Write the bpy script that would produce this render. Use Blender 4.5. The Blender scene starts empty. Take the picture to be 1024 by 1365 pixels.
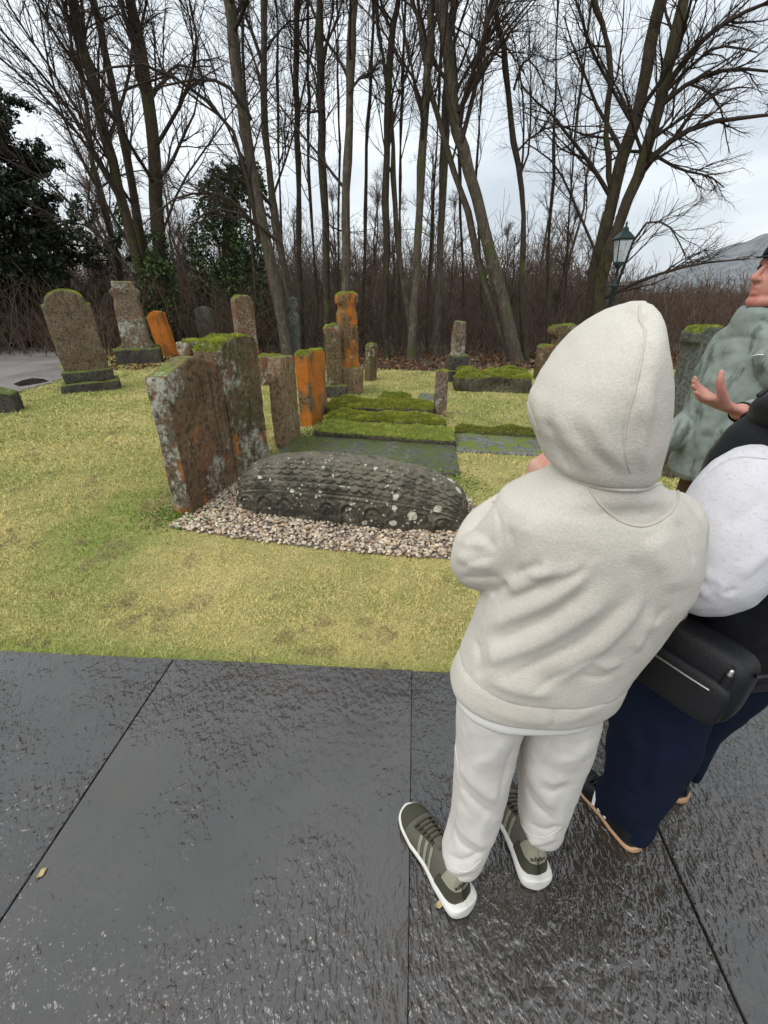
import bpy, bmesh, math, random
import numpy as np
from mathutils import Vector, Matrix
from mathutils.bvhtree import BVHTree
rng = np.random.default_rng(11)
random.seed(11)
scene = bpy.context.scene
COL = scene.collection

# ------------------------------------------------------------------ camera
F, CX, CY, H = 600.0, 512.0, 682.5, 1.5          # photograph 1024 x 1365, focal length in its pixels
PIT = math.radians(26.0)
CP, SP = math.cos(PIT), math.sin(PIT)
cam_d = bpy.data.cameras.new('camera')
cam_d.sensor_fit = 'VERTICAL'
cam_d.sensor_height = 36.0
cam_d.lens = 36.0 * F / 1365.0
cam_d.clip_start = 0.02
cam_d.clip_end = 9000.0
cam = bpy.data.objects.new('camera', cam_d)
COL.objects.link(cam)
cam.location = (0, 0, H)
cam.rotation_euler = (math.radians(90) - PIT, 0, 0)
scene.camera = cam

# ------------------------------------------------------------------ sky, sun, exposure
SUN_EL, SUN_AZ = math.radians(50), math.radians(232)     # azimuth clockwise from +Y
world = bpy.data.worlds.new('World')
scene.world = world
world.use_nodes = True
wn = world.node_tree
for n in list(wn.nodes):
    wn.nodes.remove(n)
w_out = wn.nodes.new('ShaderNodeOutputWorld')
w_bg = wn.nodes.new('ShaderNodeBackground')
w_sky = wn.nodes.new('ShaderNodeTexSky')
w_sky.sky_type = 'NISHITA'
w_sky.sun_disc = False
w_sky.sun_elevation = SUN_EL
w_sky.sun_rotation = SUN_AZ
w_tc = wn.nodes.new('ShaderNodeTexCoord')
w_sep = wn.nodes.new('ShaderNodeSeparateXYZ')
wn.links.new(w_tc.outputs['Generated'], w_sep.inputs[0])
w_map = wn.nodes.new('ShaderNodeMapping')
w_map.inputs['Scale'].default_value = (1.0, 1.0, 2.6)
w_map.inputs['Location'].default_value = (0.35, 0.1, 0.2)
wn.links.new(w_tc.outputs['Generated'], w_map.inputs[0])
w_no = wn.nodes.new('ShaderNodeTexNoise')
w_no.inputs['Scale'].default_value = 2.1
w_no.inputs['Detail'].default_value = 5
w_no.inputs['Roughness'].default_value = 0.5
w_no.inputs['Distortion'].default_value = 0.3
wn.links.new(w_map.outputs[0], w_no.inputs['Vector'])
w_rmp = wn.nodes.new('ShaderNodeValToRGB')                # overcast cloud: grey-blue undersides to white breaks
w_rmp.color_ramp.elements[0].position = 0.36
w_rmp.color_ramp.elements[0].color = (0.58, 0.645, 0.70, 1)
w_rmp.color_ramp.elements[1].position = 0.60
w_rmp.color_ramp.elements[1].color = (0.87, 0.925, 0.965, 1)
wn.links.new(w_no.outputs['Fac'], w_rmp.inputs[0])
w_el = wn.nodes.new('ShaderNodeMath')                     # an overcast sky brightens towards the zenith
w_el.operation = 'MULTIPLY_ADD'
w_el.inputs[1].default_value = 6.0
w_el.inputs[2].default_value = 10.0
w_mx0 = wn.nodes.new('ShaderNodeMath')
w_mx0.operation = 'MAXIMUM'
w_mx0.inputs[1].default_value = 0.0
wn.links.new(w_sep.outputs['Z'], w_mx0.inputs[0])
wn.links.new(w_mx0.outputs[0], w_el.inputs[0])
w_sc = wn.nodes.new('ShaderNodeVectorMath')
w_sc.operation = 'SCALE'
wn.links.new(w_rmp.outputs[0], w_sc.inputs[0])
wn.links.new(w_el.outputs[0], w_sc.inputs['Scale'])
w_mix = wn.nodes.new('ShaderNodeMix')
w_mix.data_type = 'RGBA'
w_mix.inputs[0].default_value = 0.93
wn.links.new(w_sky.outputs[0], w_mix.inputs['A'])
wn.links.new(w_sc.outputs[0], w_mix.inputs['B'])
wn.links.new(w_mix.outputs['Result'], w_bg.inputs['Color'])
w_bg.inputs['Strength'].default_value = 0.10
wn.links.new(w_bg.outputs[0], w_out.inputs[0])

sun_d = bpy.data.lights.new('sun', 'SUN')
sun_d.energy = 1.35
sun_d.angle = math.radians(42)
sun_d.color = (1.0, 0.97, 0.93)
sun = bpy.data.objects.new('sun', sun_d)
COL.objects.link(sun)
sd = Vector((math.sin(SUN_AZ) * math.cos(SUN_EL), math.cos(SUN_AZ) * math.cos(SUN_EL), math.sin(SUN_EL)))
sun.rotation_euler = sd.to_track_quat('Z', 'Y').to_euler()
sun.location = sd * 50
vs = scene.view_settings
vs.view_transform = 'Standard'
vs.look = 'None'
vs.exposure = 0.12
vs.gamma = 1.0
vs.use_curve_mapping = False
scene.cycles.max_bounces = 6
scene.cycles.diffuse_bounces = 3
scene.cycles.transparent_max_bounces = 8
scene.cycles.use_denoising = True

# ------------------------------------------------------------------ pixel helpers (a pixel gives a direction; distance comes from the place)
def ray(px, py):
    x = (px - CX) / F
    u = -(py - CY) / F
    return x, CP + u * SP, u * CP - SP
def W(px, py, Y):
    x, f, v = ray(px, py)
    t = Y / f
    return np.array((x * t, Y, H + v * t))
def G(px, py, z=0.0):
    x, f, v = ray(px, py)
    t = (z - H) / v
    return np.array((x * t, f * t, z))
def proj(V):
    V = np.asarray(V, float)
    d = V[..., 1] * CP - (V[..., 2] - H) * SP
    u = V[..., 1] * SP + (V[..., 2] - H) * CP
    return CX + F * V[..., 0] / d, CY - F * u / d

# ------------------------------------------------------------------ numpy helpers
def _hash(ix, iy, iz, seed):
    h = (ix * 374761393 + iy * 668265263 + iz * 2147483647 + seed * 974634777) & 0xffffffff
    h = ((h ^ (h >> 13)) * 1274126177) & 0xffffffff
    return ((h ^ (h >> 16)) & 0xffff) / 65535.0
def vnoise(P, scale, seed=0):
    P = np.asarray(P, float) * scale
    i = np.floor(P).astype(np.int64)
    f = P - i
    f = f * f * (3 - 2 * f)
    r = 0
    for dx in (0, 1):
        wx = f[:, 0] if dx else 1 - f[:, 0]
        for dy in (0, 1):
            wy = f[:, 1] if dy else 1 - f[:, 1]
            for dz in (0, 1):
                wz = f[:, 2] if dz else 1 - f[:, 2]
                r = r + _hash(i[:, 0] + dx, i[:, 1] + dy, i[:, 2] + dz, seed) * wx * wy * wz
    return r - 0.5
def fbm(P, scale, octs=3, seed=0, gain=0.5):
    a, r = 1.0, 0
    for o in range(octs):
        r = r + a * vnoise(P, scale * 2 ** o, seed + o * 17)
        a *= gain
    return r
def norm(v):
    v = np.asarray(v, float)
    return v / np.maximum(np.linalg.norm(v, axis=-1, keepdims=True), 1e-9)
def in_poly(x, y, poly):
    r = np.zeros(len(x), bool)
    n = len(poly)
    for i in range(n):
        x0, y0 = poly[i][0], poly[i][1]
        x1, y1 = poly[(i + 1) % n][0], poly[(i + 1) % n][1]
        c = ((y0 > y) != (y1 > y)) & (x < (x1 - x0) * (y - y0) / (y1 - y0 + 1e-12) + x0)
        r ^= c
    return r
def mesh_np(name, V, Fs, smooth=True):
    """Fs: one (M,k) array or a list of such arrays"""
    if isinstance(Fs, np.ndarray):
        Fs = [Fs]
    Fs = [np.asarray(f, np.int32) for f in Fs if len(f)]
    me = bpy.data.meshes.new(name)
    V = np.asarray(V, np.float32)
    me.vertices.add(len(V))
    me.vertices.foreach_set('co', V.ravel())
    tot = sum(f.size for f in Fs)
    me.loops.add(tot)
    me.loops.foreach_set('vertex_index', np.concatenate([f.ravel() for f in Fs]))
    npoly = sum(len(f) for f in Fs)
    me.polygons.add(npoly)
    cnt = np.concatenate([np.full(len(f), f.shape[1], np.int32) for f in Fs])
    st = np.concatenate(([0], np.cumsum(cnt)[:-1])).astype(np.int32)
    me.polygons.foreach_set('loop_start', st)
    me.polygons.foreach_set('use_smooth', np.full(npoly, smooth, bool))
    me.update(calc_edges=True)
    me.validate()
    return me
def link(name, me, mat=None, parent=None, loc=None, rot=None):
    o = bpy.data.objects.new(name, me)
    COL.objects.link(o)
    if mat is not None and me is not None:
        me.materials.clear()
        me.materials.append(mat)
    if parent is not None:
        o.parent = parent
    if loc is not None:
        o.location = loc
    if rot is not None:
        o.rotation_euler = rot
    return o
def tag(o, label=None, cat=None, group=None, kind=None):
    if label: o['label'] = label
    if cat: o['category'] = cat
    if group: o['group'] = group
    if kind: o['kind'] = kind
    return o
def empty(name, loc=(0, 0, 0), rot=(0, 0, 0)):
    o = bpy.data.objects.new(name, None)
    o.empty_display_size = 0.1
    COL.objects.link(o)
    o.location = loc
    o.rotation_euler = rot
    return o
def color_attr(me, cols, name='col'):
    a = me.color_attributes.new(name, 'FLOAT_COLOR', 'POINT')
    c = np.ones((len(cols), 4), np.float32)
    c[:, :cols.shape[1]] = cols
    a.data.foreach_set('color', c.ravel())
def join(parts):
    """list of (V, [faces...]) -> one"""
    Vs, Fq, Ft, off = [], [], [], 0
    for V, fs in parts:
        if isinstance(fs, np.ndarray):
            fs = [fs]
        Vs.append(V)
        for f in fs:
            if len(f):
                (Fq if f.shape[1] == 4 else Ft).append(np.asarray(f) + off)
        off += len(V)
    out = []
    if Fq: out.append(np.concatenate(Fq))
    if Ft: out.append(np.concatenate(Ft))
    return np.concatenate(Vs), out
def tubes(P, R, sides=4, cap=True):
    """P (N,K,3) R (N,K): many tapered tubes"""
    P = np.asarray(P, float); R = np.asarray(R, float)
    N, K, _ = P.shape
    T = norm(np.gradient(P, axis=1))
    ref = norm(np.cross(norm(P[:, -1] - P[:, 0]), rng.normal(size=(N, 3))))[:, None, :]
    A = norm(ref - T * np.sum(ref * T, -1, keepdims=True))
    B = np.cross(T, A)
    an = np.arange(sides) * 2 * math.pi / sides
    V = P[:, :, None, :] + R[:, :, None, None] * (A[:, :, None, :] * np.cos(an)[None, None, :, None] + B[:, :, None, :] * np.sin(an)[None, None, :, None])
    V = V.reshape(-1, 3)
    n = np.arange(N)[:, None, None] * K * sides
    k = np.arange(K - 1)[None, :, None] * sides
    s = np.arange(sides)[None, None, :]
    s2 = (s + 1) % sides
    Q = np.stack([n + k + s, n + k + s2, n + k + sides + s2, n + k + sides + s], -1).reshape(-1, 4)
    return V, Q
def box(x0, x1, y0, y1, z0, z1):
    V = np.array([(x, y, z) for z in (z0, z1) for y in (y0, y1) for x in (x0, x1)], float)
    Fq = np.array([(0, 2, 3, 1), (4, 5, 7, 6), (0, 1, 5, 4), (2, 6, 7, 3), (0, 4, 6, 2), (1, 3, 7, 5)])
    return V, Fq
def catmull(P, n):
    P = np.asarray(P, float)
    m = len(P)
    t = np.linspace(0, m - 1, n)
    i = np.minimum(t.astype(int), m - 2)
    f = (t - i)[:, None]
    p0 = P[np.maximum(i - 1, 0)]; p1 = P[i]; p2 = P[i + 1]; p3 = P[np.minimum(i + 2, m - 1)]
    return 0.5 * (2 * p1 + (p2 - p0) * f + (2 * p0 - 5 * p1 + 4 * p2 - p3) * f ** 2 + (3 * p1 - p0 - 3 * p2 + p3) * f ** 3)
def ringcap(nr, ns, V):
    """close a lofted grid of nr rings x ns points with centre fans"""
    k = np.arange(nr - 1)[:, None] * ns
    s = np.arange(ns)[None, :]
    s2 = (s + 1) % ns
    Q = np.stack([k + s, k + s2, k + ns + s2, k + ns + s], -1).reshape(-1, 4)
    c0, c1 = V[:ns].mean(0), V[(nr - 1) * ns:nr * ns].mean(0)
    V = np.vstack([V, c0, c1])
    a, b = len(V) - 2, len(V) - 1
    s = np.arange(ns); s2 = (s + 1) % ns
    T = np.concatenate([np.stack([s2, s, np.full(ns, a)], -1), np.stack([(nr - 1) * ns + s, (nr - 1) * ns + s2, np.full(ns, b)], -1)])
    return V, [Q, T]
def loft(rings, ns=48):
    """rings: (centre, half width a, half depth b, rotation, exponent) horizontal superellipses"""
    an = np.arange(ns) * 2 * math.pi / ns
    out = []
    for c, a, b, rot, e in rings:
        x = a * np.sign(np.cos(an)) * np.abs(np.cos(an)) ** (2 / e)
        y = b * np.sign(np.sin(an)) * np.abs(np.sin(an)) ** (2 / e)
        cr, sr = math.cos(rot), math.sin(rot)
        out.append(np.stack([c[0] + x * cr - y * sr, c[1] + x * sr + y * cr, np.full(ns, c[2])], -1))
    return ringcap(len(rings), ns, np.concatenate(out))
def row(py, xl, xr, Y, b, rot=0.0, e=2.3):
    l, r = W(xl, py, Y), W(xr, py, Y)
    c, a = (l + r) / 2, (r[0] - l[0]) / 2
    an = np.arange(64) * 2 * math.pi / 64
    for _ in range(8):                       # fit the ring so that its outline, seen obliquely, spans xl..xr
        x = a * np.sign(np.cos(an)) * np.abs(np.cos(an)) ** (2 / e)
        y = b * np.sign(np.sin(an)) * np.abs(np.sin(an)) ** (2 / e)
        p = proj(np.stack([c[0] + x, c[1] + y, np.full(64, c[2])], -1))[0]
        lo, hi = p.min(), p.max()
        c = c + np.array((((xl + xr) - (lo + hi)) / 2 * 2 * a / (hi - lo), 0, 0))
        a = a * (1 + 0.8 * ((xr - xl) / (hi - lo) - 1))
    return (c, a, b, rot, e)
def rows_up(rs):
    rs = sorted(rs, key=lambda r: r[0][2])
    return rs
def limb(pts, radii, ns=20, n=24, flat=None):
    """closed tube with round ends along a smooth path; flat=(axis, factor) squashes it along an axis"""
    P = catmull(pts, n)
    R = catmull(np.array(radii, float)[:, None] * np.ones((1, 3)), n)[:, 0]
    t0, t1 = norm(P[0] - P[1]), norm(P[-1] - P[-2])
    pre, pr, post, po = [], [], [], []
    for a in (80, 60, 35, 15):
        a = math.radians(a)
        pre.append(P[0] + t0 * R[0] * math.sin(a)); pr.append(R[0] * math.cos(a))
    for a in (15, 35, 60, 80):
        a = math.radians(a)
        post.append(P[-1] + t1 * R[-1] * math.sin(a)); po.append(R[-1] * math.cos(a))
    P = np.vstack([pre, P, post]); R = np.concatenate([pr, R, po])
    T = norm(np.gradient(P, axis=0))
    up = np.array((0.12, 0.31, 0.94)) if abs(T[:, 2].mean()) < 0.8 else np.array((0.2, 0.95, 0.1))
    A = norm(np.cross(T, up)); B = np.cross(A, T)
    an = np.arange(ns) * 2 * math.pi / ns
    V = P[:, None] + R[:, None, None] * (A[:, None] * np.cos(an)[None, :, None] + B[:, None] * np.sin(an)[None, :, None])
    if flat is not None:
        ax, f = norm(flat[0]), flat[1]
        D = V - P[:, None]
        V = V + ax * (np.sum(D * ax, -1, keepdims=True) * (f - 1))
    return ringcap(len(P), ns, V.reshape(-1, 3))
def ball(c, r, ns=24, nr=14, R=None):
    th = np.linspace(0.03, math.pi - 0.03, nr)
    an = np.arange(ns) * 2 * math.pi / ns
    V = np.stack([np.sin(th)[:, None] * np.cos(an), np.sin(th)[:, None] * np.sin(an), -np.cos(th)[:, None] * np.ones(ns)], -1).reshape(-1, 3) * np.asarray(r, float)
    if R is not None:
        V = V @ np.asarray(R).T
    return ringcap(nr, ns, V + np.asarray(c, float))
def remesh(parts, voxel, smooth=3, lam=0.5):
    V, fs = join(parts)
    me = mesh_np('tmp', V, fs)
    bm = bmesh.new(); bm.from_mesh(me)
    bmesh.ops.recalc_face_normals(bm, faces=bm.faces)
    bm.to_mesh(me); bm.free()
    o = bpy.data.objects.new('tmp', me)
    COL.objects.link(o)
    m = o.modifiers.new('r', 'REMESH')
    m.mode = 'VOXEL'; m.voxel_size = voxel; m.adaptivity = 0
    dg = bpy.context.evaluated_depsgraph_get()
    e = o.evaluated_get(dg)
    m2 = e.to_mesh()
    n = len(m2.vertices)
    V = np.empty(n * 3, np.float32); m2.vertices.foreach_get('co', V); V = V.reshape(-1, 3).astype(float)
    nl = len(m2.loops)
    L = np.empty(nl, np.int32); m2.loops.foreach_get('vertex_index', L)
    Q = L.reshape(-1, 4)
    e.to_mesh_clear()
    bpy.data.objects.remove(o); bpy.data.meshes.remove(me)
    return smooth_np(V, Q, smooth, lam), Q
def smooth_np(V, Q, it, lam=0.5):
    if it <= 0:
        return V
    E = np.concatenate([Q[:, [i, (i + 1) % Q.shape[1]]] for i in range(Q.shape[1])])
    deg = np.bincount(E[:, 0], minlength=len(V)) + np.bincount(E[:, 1], minlength=len(V))
    for _ in range(it):
        S = np.zeros_like(V)
        for c in range(3):
            S[:, c] = np.bincount(E[:, 0], V[E[:, 1], c], len(V)) + np.bincount(E[:, 1], V[E[:, 0], c], len(V))
        V = V + lam * (S / np.maximum(deg, 1)[:, None] - V)
    return V
def vnormals(V, Q):
    a, b, c = V[Q[:, 0]], V[Q[:, 1]], V[Q[:, 2]]
    n = np.cross(b - a, c - a)
    if Q.shape[1] == 4:
        n = n + np.cross(c - a, V[Q[:, 3]] - a)
    N = np.zeros_like(V)
    for i in range(Q.shape[1]):
        for k in range(3):
            N[:, k] += np.bincount(Q[:, i], n[:, k], len(V))
    return norm(N)
def polydist(px, py, poly, closed=False):
    """distance to a polyline and position along it (0..1)"""
    poly = np.asarray(poly, float)
    best = np.full(len(px), 1e9); tt = np.zeros(len(px)); sg = np.ones(len(px))
    L = np.concatenate(([0], np.cumsum(np.linalg.norm(np.diff(poly, axis=0), axis=1))))
    for i in range(len(poly) - 1):
        a, b = poly[i], poly[i + 1]
        d = b - a; l2 = d @ d
        t = np.clip(((px - a[0]) * d[0] + (py - a[1]) * d[1]) / l2, 0, 1)
        dd = np.hypot(px - a[0] - t * d[0], py - a[1] - t * d[1])
        m = dd < best
        best[m] = dd[m]; tt[m] = ((L[i] + t * math.sqrt(l2)) / L[-1])[m]
        sg[m] = np.sign(d[0] * (py - a[1]) - d[1] * (px - a[0]))[m]
    return best, tt, sg
def folds(V, Q, lines):
    """sculpt cloth folds: lines of (pixel polyline, half width in px, height in m)"""
    N = vnormals(V, Q)
    view = norm(np.array((0, 0, H)) - V)
    fac = np.clip(np.sum(N * view, -1) * 2.2, 0, 1)
    px, py = proj(V)
    D = np.zeros(len(V))
    for poly, w, amp in lines:
        poly = catmull(poly, max(12, 5 * len(poly)))
        d, t, sg = polydist(px, py, poly)
        d = d * np.where(sg > 0, 1.75, 0.85)           # cloth falls steeply on the lower side of a fold
        tp = np.clip(np.minimum(t, 1 - t) * 5 + 0.05, 0, 1)
        D += amp * (np.exp(-0.5 * (d / w) ** 2) if amp > 0 else np.exp(-(d / (0.9 * w)) ** 1.25)) * tp
    return V + N * (D * fac)[:, None]
def hit(bvh, px, py):
    x, f, v = ray(px, py)
    d = Vector((x, f, v)).normalized()
    loc, nrm, idx, dist = bvh.ray_cast(Vector((0, 0, H)), d)
    if loc is None:
        return None, None
    if nrm.dot(d) > 0:
        nrm = -nrm
    return np.array(loc), np.array(nrm)
def on_surface(bvh, poly, n=40, lift=0.001):
    out, nn = [], []
    for p in catmull(np.asarray(poly, float), n):
        l, k = hit(bvh, p[0], p[1])
        if l is not None and (not out or np.linalg.norm(l - out[-1]) < 0.06):
            out.append(l + k * lift); nn.append(k)
    return np.array(out), np.array(nn)
def surf_tube(name, bvh, poly, rad, mat, parent, n=40, lift=0.0006, sides=6):
    P, _ = on_surface(bvh, poly, n, lift)
    if len(P) < 3:
        return None
    V, Q = tubes(P[None], np.full((1, len(P)), rad), sides)
    return link(name, mesh_np(name, V, Q), mat, parent)
def bvh_of(V, Q):
    return BVHTree.FromPolygons([tuple(v) for v in V], [tuple(int(i) for i in q) for q in Q])

# ------------------------------------------------------------------ material helpers
class NB:
    def __init__(self, name):
        self.m = bpy.data.materials.new(name)
        self.m.use_nodes = True
        self.t = self.m.node_tree
        self.b = self.t.nodes['Principled BSDF']
        self.b.inputs['Specular IOR Level'].default_value = 0.3
    def n(self, typ, **kw):
        x = self.t.nodes.new(typ)
        for k, v in kw.items():
            setattr(x, k, v)
        return x
    def put(self, sock, v):
        if isinstance(v, bpy.types.NodeSocket):
            self.t.links.new(v, sock)
        elif isinstance(v, (tuple, list)) and sock.type == 'RGBA' and len(v) == 3:
            sock.default_value = (*v, 1)
        else:
            sock.default_value = v
    def coord(self, kind='Object', scale=(1, 1, 1), loc=(0, 0, 0), rnd=True, rot=(0, 0, 0)):
        if kind == 'Position':
            o = self.n('ShaderNodeNewGeometry').outputs['Position']
        else:
            o = self.n('ShaderNodeTexCoord').outputs[kind]
        mp = self.n('ShaderNodeMapping')
        self.put(mp.inputs['Vector'], o)
        mp.inputs['Scale'].default_value = scale
        mp.inputs['Rotation'].default_value = rot
        if rnd:
            inf = self.n('ShaderNodeObjectInfo')
            sc = self.n('ShaderNodeMath', operation='MULTIPLY')
            self.put(sc.inputs[0], inf.outputs['Random']); sc.inputs[1].default_value = 31.0
            self.put(mp.inputs['Location'], sc.outputs[0])
        else:
            mp.inputs['Location'].default_value = loc
        return mp.outputs[0]
    def noise(self, vec, scale, detail=4, rough=0.55, dist=0.0, out='Fac'):
        x = self.n('ShaderNodeTexNoise')
        self.put(x.inputs['Vector'], vec)
        x.inputs['Scale'].default_value = scale
        x.inputs['Detail'].default_value = detail
        x.inputs['Roughness'].default_value = rough
        x.inputs['Distortion'].default_value = dist
        return x.outputs[out]
    def voro(self, vec, scale, feature='F1', out='Distance', rand=1.0):
        x = self.n('ShaderNodeTexVoronoi', feature=feature)
        self.put(x.inputs['Vector'], vec)
        x.inputs['Scale'].default_value = scale
        x.inputs['Randomness'].default_value = rand
        return x.outputs[out]
    def ramp(self, fac, lo, hi, a=0.0, b=1.0):
        x = self.n('ShaderNodeMapRange')
        x.interpolation_type = 'SMOOTHSTEP'
        self.put(x.inputs['Value'], fac)
        x.inputs['From Min'].default_value = lo; x.inputs['From Max'].default_value = hi
        x.inputs['To Min'].default_value = a; x.inputs['To Max'].default_value = b
        return x.outputs[0]
    def mix(self, fac, a, b, blend='MIX'):
        x = self.n('ShaderNodeMix', data_type='RGBA', blend_type=blend)
        self.put(x.inputs[0], fac); self.put(x.inputs['A'], a); self.put(x.inputs['B'], b)
        return x.outputs['Result']
    def math(self, op, a, b=0.0, clamp=False):
        x = self.n('ShaderNodeMath', operation=op)
        x.use_clamp = clamp
        self.put(x.inputs[0], a); self.put(x.inputs[1], b)
        return x.outputs[0]
    def nz(self):
        g = self.n('ShaderNodeNewGeometry')
        s = self.n('ShaderNodeSeparateXYZ')
        self.put(s.inputs[0], g.outputs['Normal'])
        return s.outputs['Z']
    def bump(self, h, strength=0.5, dist=0.01, prev=None):
        x = self.n('ShaderNodeBump')
        x.inputs['Strength'].default_value = strength
        x.inputs['Distance'].default_value = dist
        self.put(x.inputs['Height'], h)
        if prev is not None:
            self.put(x.inputs['Normal'], prev)
        return x.outputs[0]
    def fin(self, color=None, rough=None, normal=None, **kw):
        if color is not None: self.put(self.b.inputs['Base Color'], color)
        if rough is not None: self.put(self.b.inputs['Roughness'], rough)
        if normal is not None: self.put(self.b.inputs['Normal'], normal)
        for k, v in kw.items():
            self.put(self.b.inputs[k.replace('_', ' ')], v)
        return self.m
def plain(name, c, rough=0.6, var=0.15, scale=30, bump=0.1, **kw):
    b = NB(name)
    v = b.coord()
    f = b.noise(v, scale, 5)
    d = tuple(x * (1 - var) for x in c); l = tuple(min(1, x * (1 + var)) for x in c)
    return b.fin(b.mix(f, d, l), rough, b.bump(f, bump, 0.003), **kw)
def stone_mat(name, c1, c2, orange=0.0, white=0.3, moss=0.3, mossc=(0.13, 0.16, 0.02), red=0.0, rough=0.85, wet=False):
    b = NB(name)
    v = b.coord()
    big = b.noise(v, 2.6, 6, 0.6, 0.4)
    fine = b.noise(v, 28, 6, 0.65)
    gr = b.noise(v, 130, 3, 0.6)
    col = b.mix(b.ramp(big, 0.34, 0.66), c1, c2)
    col = b.mix(b.ramp(fine, 0.42, 0.66), col, tuple(x * 0.42 for x in c1))
    col = b.mix(b.ramp(gr, 0.5, 0.75, 0, 0.4), col, tuple(min(1, x * 1.5) for x in c2))
    vs_ = b.coord(scale=(9, 9, 0.9))
    col = b.mix(b.ramp(b.noise(vs_, 1.5, 5, 0.6), 0.52, 0.75, 0, 0.75), col, (0.018, 0.016, 0.012))
    if red > 0:
        col = b.mix(b.ramp(b.noise(v, 3.4, 5, 0.6), 0.62 - red * 0.3, 0.74 - red * 0.2, 0, 0.85), col, (0.19, 0.085, 0.045))
    if orange > 0:
        col = b.mix(b.ramp(b.noise(b.coord(scale=(1, 1, 0.5)), 3.1, 6, 0.62), 0.66 - orange * 0.36, 0.74 - orange * 0.3, 0, 0.95), col, b.mix(fine, (0.38, 0.10, 0.008), (0.55, 0.19, 0.02)))
    if moss > 0:
        k = b.math('ADD', b.math('MULTIPLY', b.nz(), 0.42), b.noise(v, 5.5, 6, 0.65))
        mk = b.ramp(k, 0.86 - moss * 0.42, 1.0 - moss * 0.42)
        mcol = b.mix(b.noise(v, 40, 4), tuple(x * 0.45 for x in mossc), tuple(x * 1.5 for x in mossc))
        col = b.mix(mk, col, mcol)
    if white > 0:
        sp = b.math('ADD', b.math('MULTIPLY', b.noise(v, 15, 9, 0.78, 0.3), 0.62), b.math('MULTIPLY', b.noise(v, 2.2, 3), 0.38))
        col = b.mix(b.ramp(sp, 0.60 - white * 0.12, 0.70 - white * 0.12, 0, 0.85), col, b.mix(gr, (0.33, 0.34, 0.29), (0.58, 0.58, 0.50)))
    nb = b.bump(fine, 0.9, 0.012)
    nb = b.bump(gr, 0.5, 0.004, nb)
    return b.fin(col, b.ramp(big, 0.3, 0.7, rough - 0.25, rough), nb)
def leafy(name, attr=True, a=(0.05, 0.09, 0.02), c=(0.1, 0.14, 0.03), rough=0.55, trans=0.0):
    b = NB(name)
    if attr:
        at = b.n('ShaderNodeAttribute', attribute_name='col')
        col = at.outputs['Color']
    else:
        col = b.mix(b.noise(b.coord('Position', rnd=False), 6, 4), a, c)
    return b.fin(col, rough)
# ================================================================== SETTING
# ---- materials of the ground
def m_litter():
    b = NB('leaf_litter')
    v = b.coord('Position', rnd=False)
    f = b.noise(v, 3, 6, 0.6); g = b.noise(v, 30, 5, 0.7)
    col = b.mix(f, (0.045, 0.032, 0.02), (0.10, 0.072, 0.045))
    col = b.mix(b.ramp(g, 0.5, 0.7), col, (0.14, 0.085, 0.045))
    return b.fin(col, 0.9, b.bump(g, 0.8, 0.03))
def m_lawn():
    b = NB('lawn_soil')
    v = b.coord('Position', rnd=False)
    f = b.noise(v, 1.1, 5, 0.6); g = b.noise(v, 55, 4, 0.7)
    col = b.mix(b.ramp(f, 0.35, 0.65), (0.22, 0.24, 0.06), (0.52, 0.42, 0.17))
    col = b.mix(b.ramp(g, 0.45, 0.7), col, (0.20, 0.17, 0.06))
    return b.fin(col, 0.95, b.bump(g, 0.9, 0.02))
def m_slate():
    b = NB('wet_slate')
    v = b.coord('Object', rnd=True)
    big = b.noise(v, 1.4, 5, 0.55)
    rv = b.noise(b.coord('Object', scale=(1.5, 0.8, 1), rot=(0, 0, 0.5)), 42, 2.5, 0.5, 0.25)     # riven cleft relief
    fl = b.noise(b.coord('Object', scale=(1, 1, 1)), 15, 2, 0.5, 0.3)
    amt = b.ramp(b.noise(v, 1.7, 4, 0.6), 0.36, 0.64, 0.14, 0.72)
    fn = b.noise(v, 170, 3, 0.6)
    col = b.mix(b.ramp(big, 0.3, 0.7), (0.024, 0.019, 0.014), (0.046, 0.039, 0.032))
    col = b.mix(b.ramp(b.noise(v, 3.2, 5, 0.6), 0.58, 0.75, 0, 0.6), col, (0.050, 0.036, 0.023))
    h = b.math('MULTIPLY', b.math('ADD', b.math('MULTIPLY', b.ramp(rv, 0.25, 0.75), 1.0), b.math('MULTIPLY', fl, 1.3)), amt)
    nb = b.bump(h, 0.85, 0.010)
    nb = b.bump(fn, 0.12, 0.0015, nb)
    rough = b.ramp(b.noise(v, 5, 5, 0.6), 0.35, 0.7, 0.12, 0.26)
    return b.fin(col, rough, nb, IOR=1.52, Specular_IOR_Level=1.0)
def m_track():
    b = NB('gravel_track')
    v = b.coord('Position', rnd=False)
    g = b.noise(v, 45, 4, 0.7)
    col = b.mix(b.noise(v, 1.2, 4), (0.17, 0.15, 0.135), (0.30, 0.27, 0.25))
    col = b.mix(b.ramp(g, 0.5, 0.7, 0, 0.7), col, (0.09, 0.08, 0.07))
    return b.fin(col, b.ramp(b.noise(v, 0.8, 3), 0.4, 0.6, 0.35, 0.8), b.bump(g, 0.6, 0.02))
M_LITTER, M_LAWN, M_SLATE, M_TRACK = m_litter(), m_lawn(), m_slate(), m_track()

def sheet(name, poly, z, mat, kind='structure', parent=None):
    V = np.array([(p[0], p[1], z) for p in poly], float)
    me = bpy.data.meshes.new(name)
    me.from_pydata([tuple(v) for v in V], [], [list(range(len(V)))])
    o = link(name, me, mat, parent)
    if kind:
        o['kind'] = kind
    return o
# ---- ground
V = np.array([(-3000, -400, -0.03), (3000, -400, -0.03), (3000, 6000, -0.03), (-3000, 6000, -0.03)], float)
tag(link('ground', mesh_np('ground', V, np.array([[0, 1, 2, 3]])), M_LITTER), kind='structure')
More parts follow.
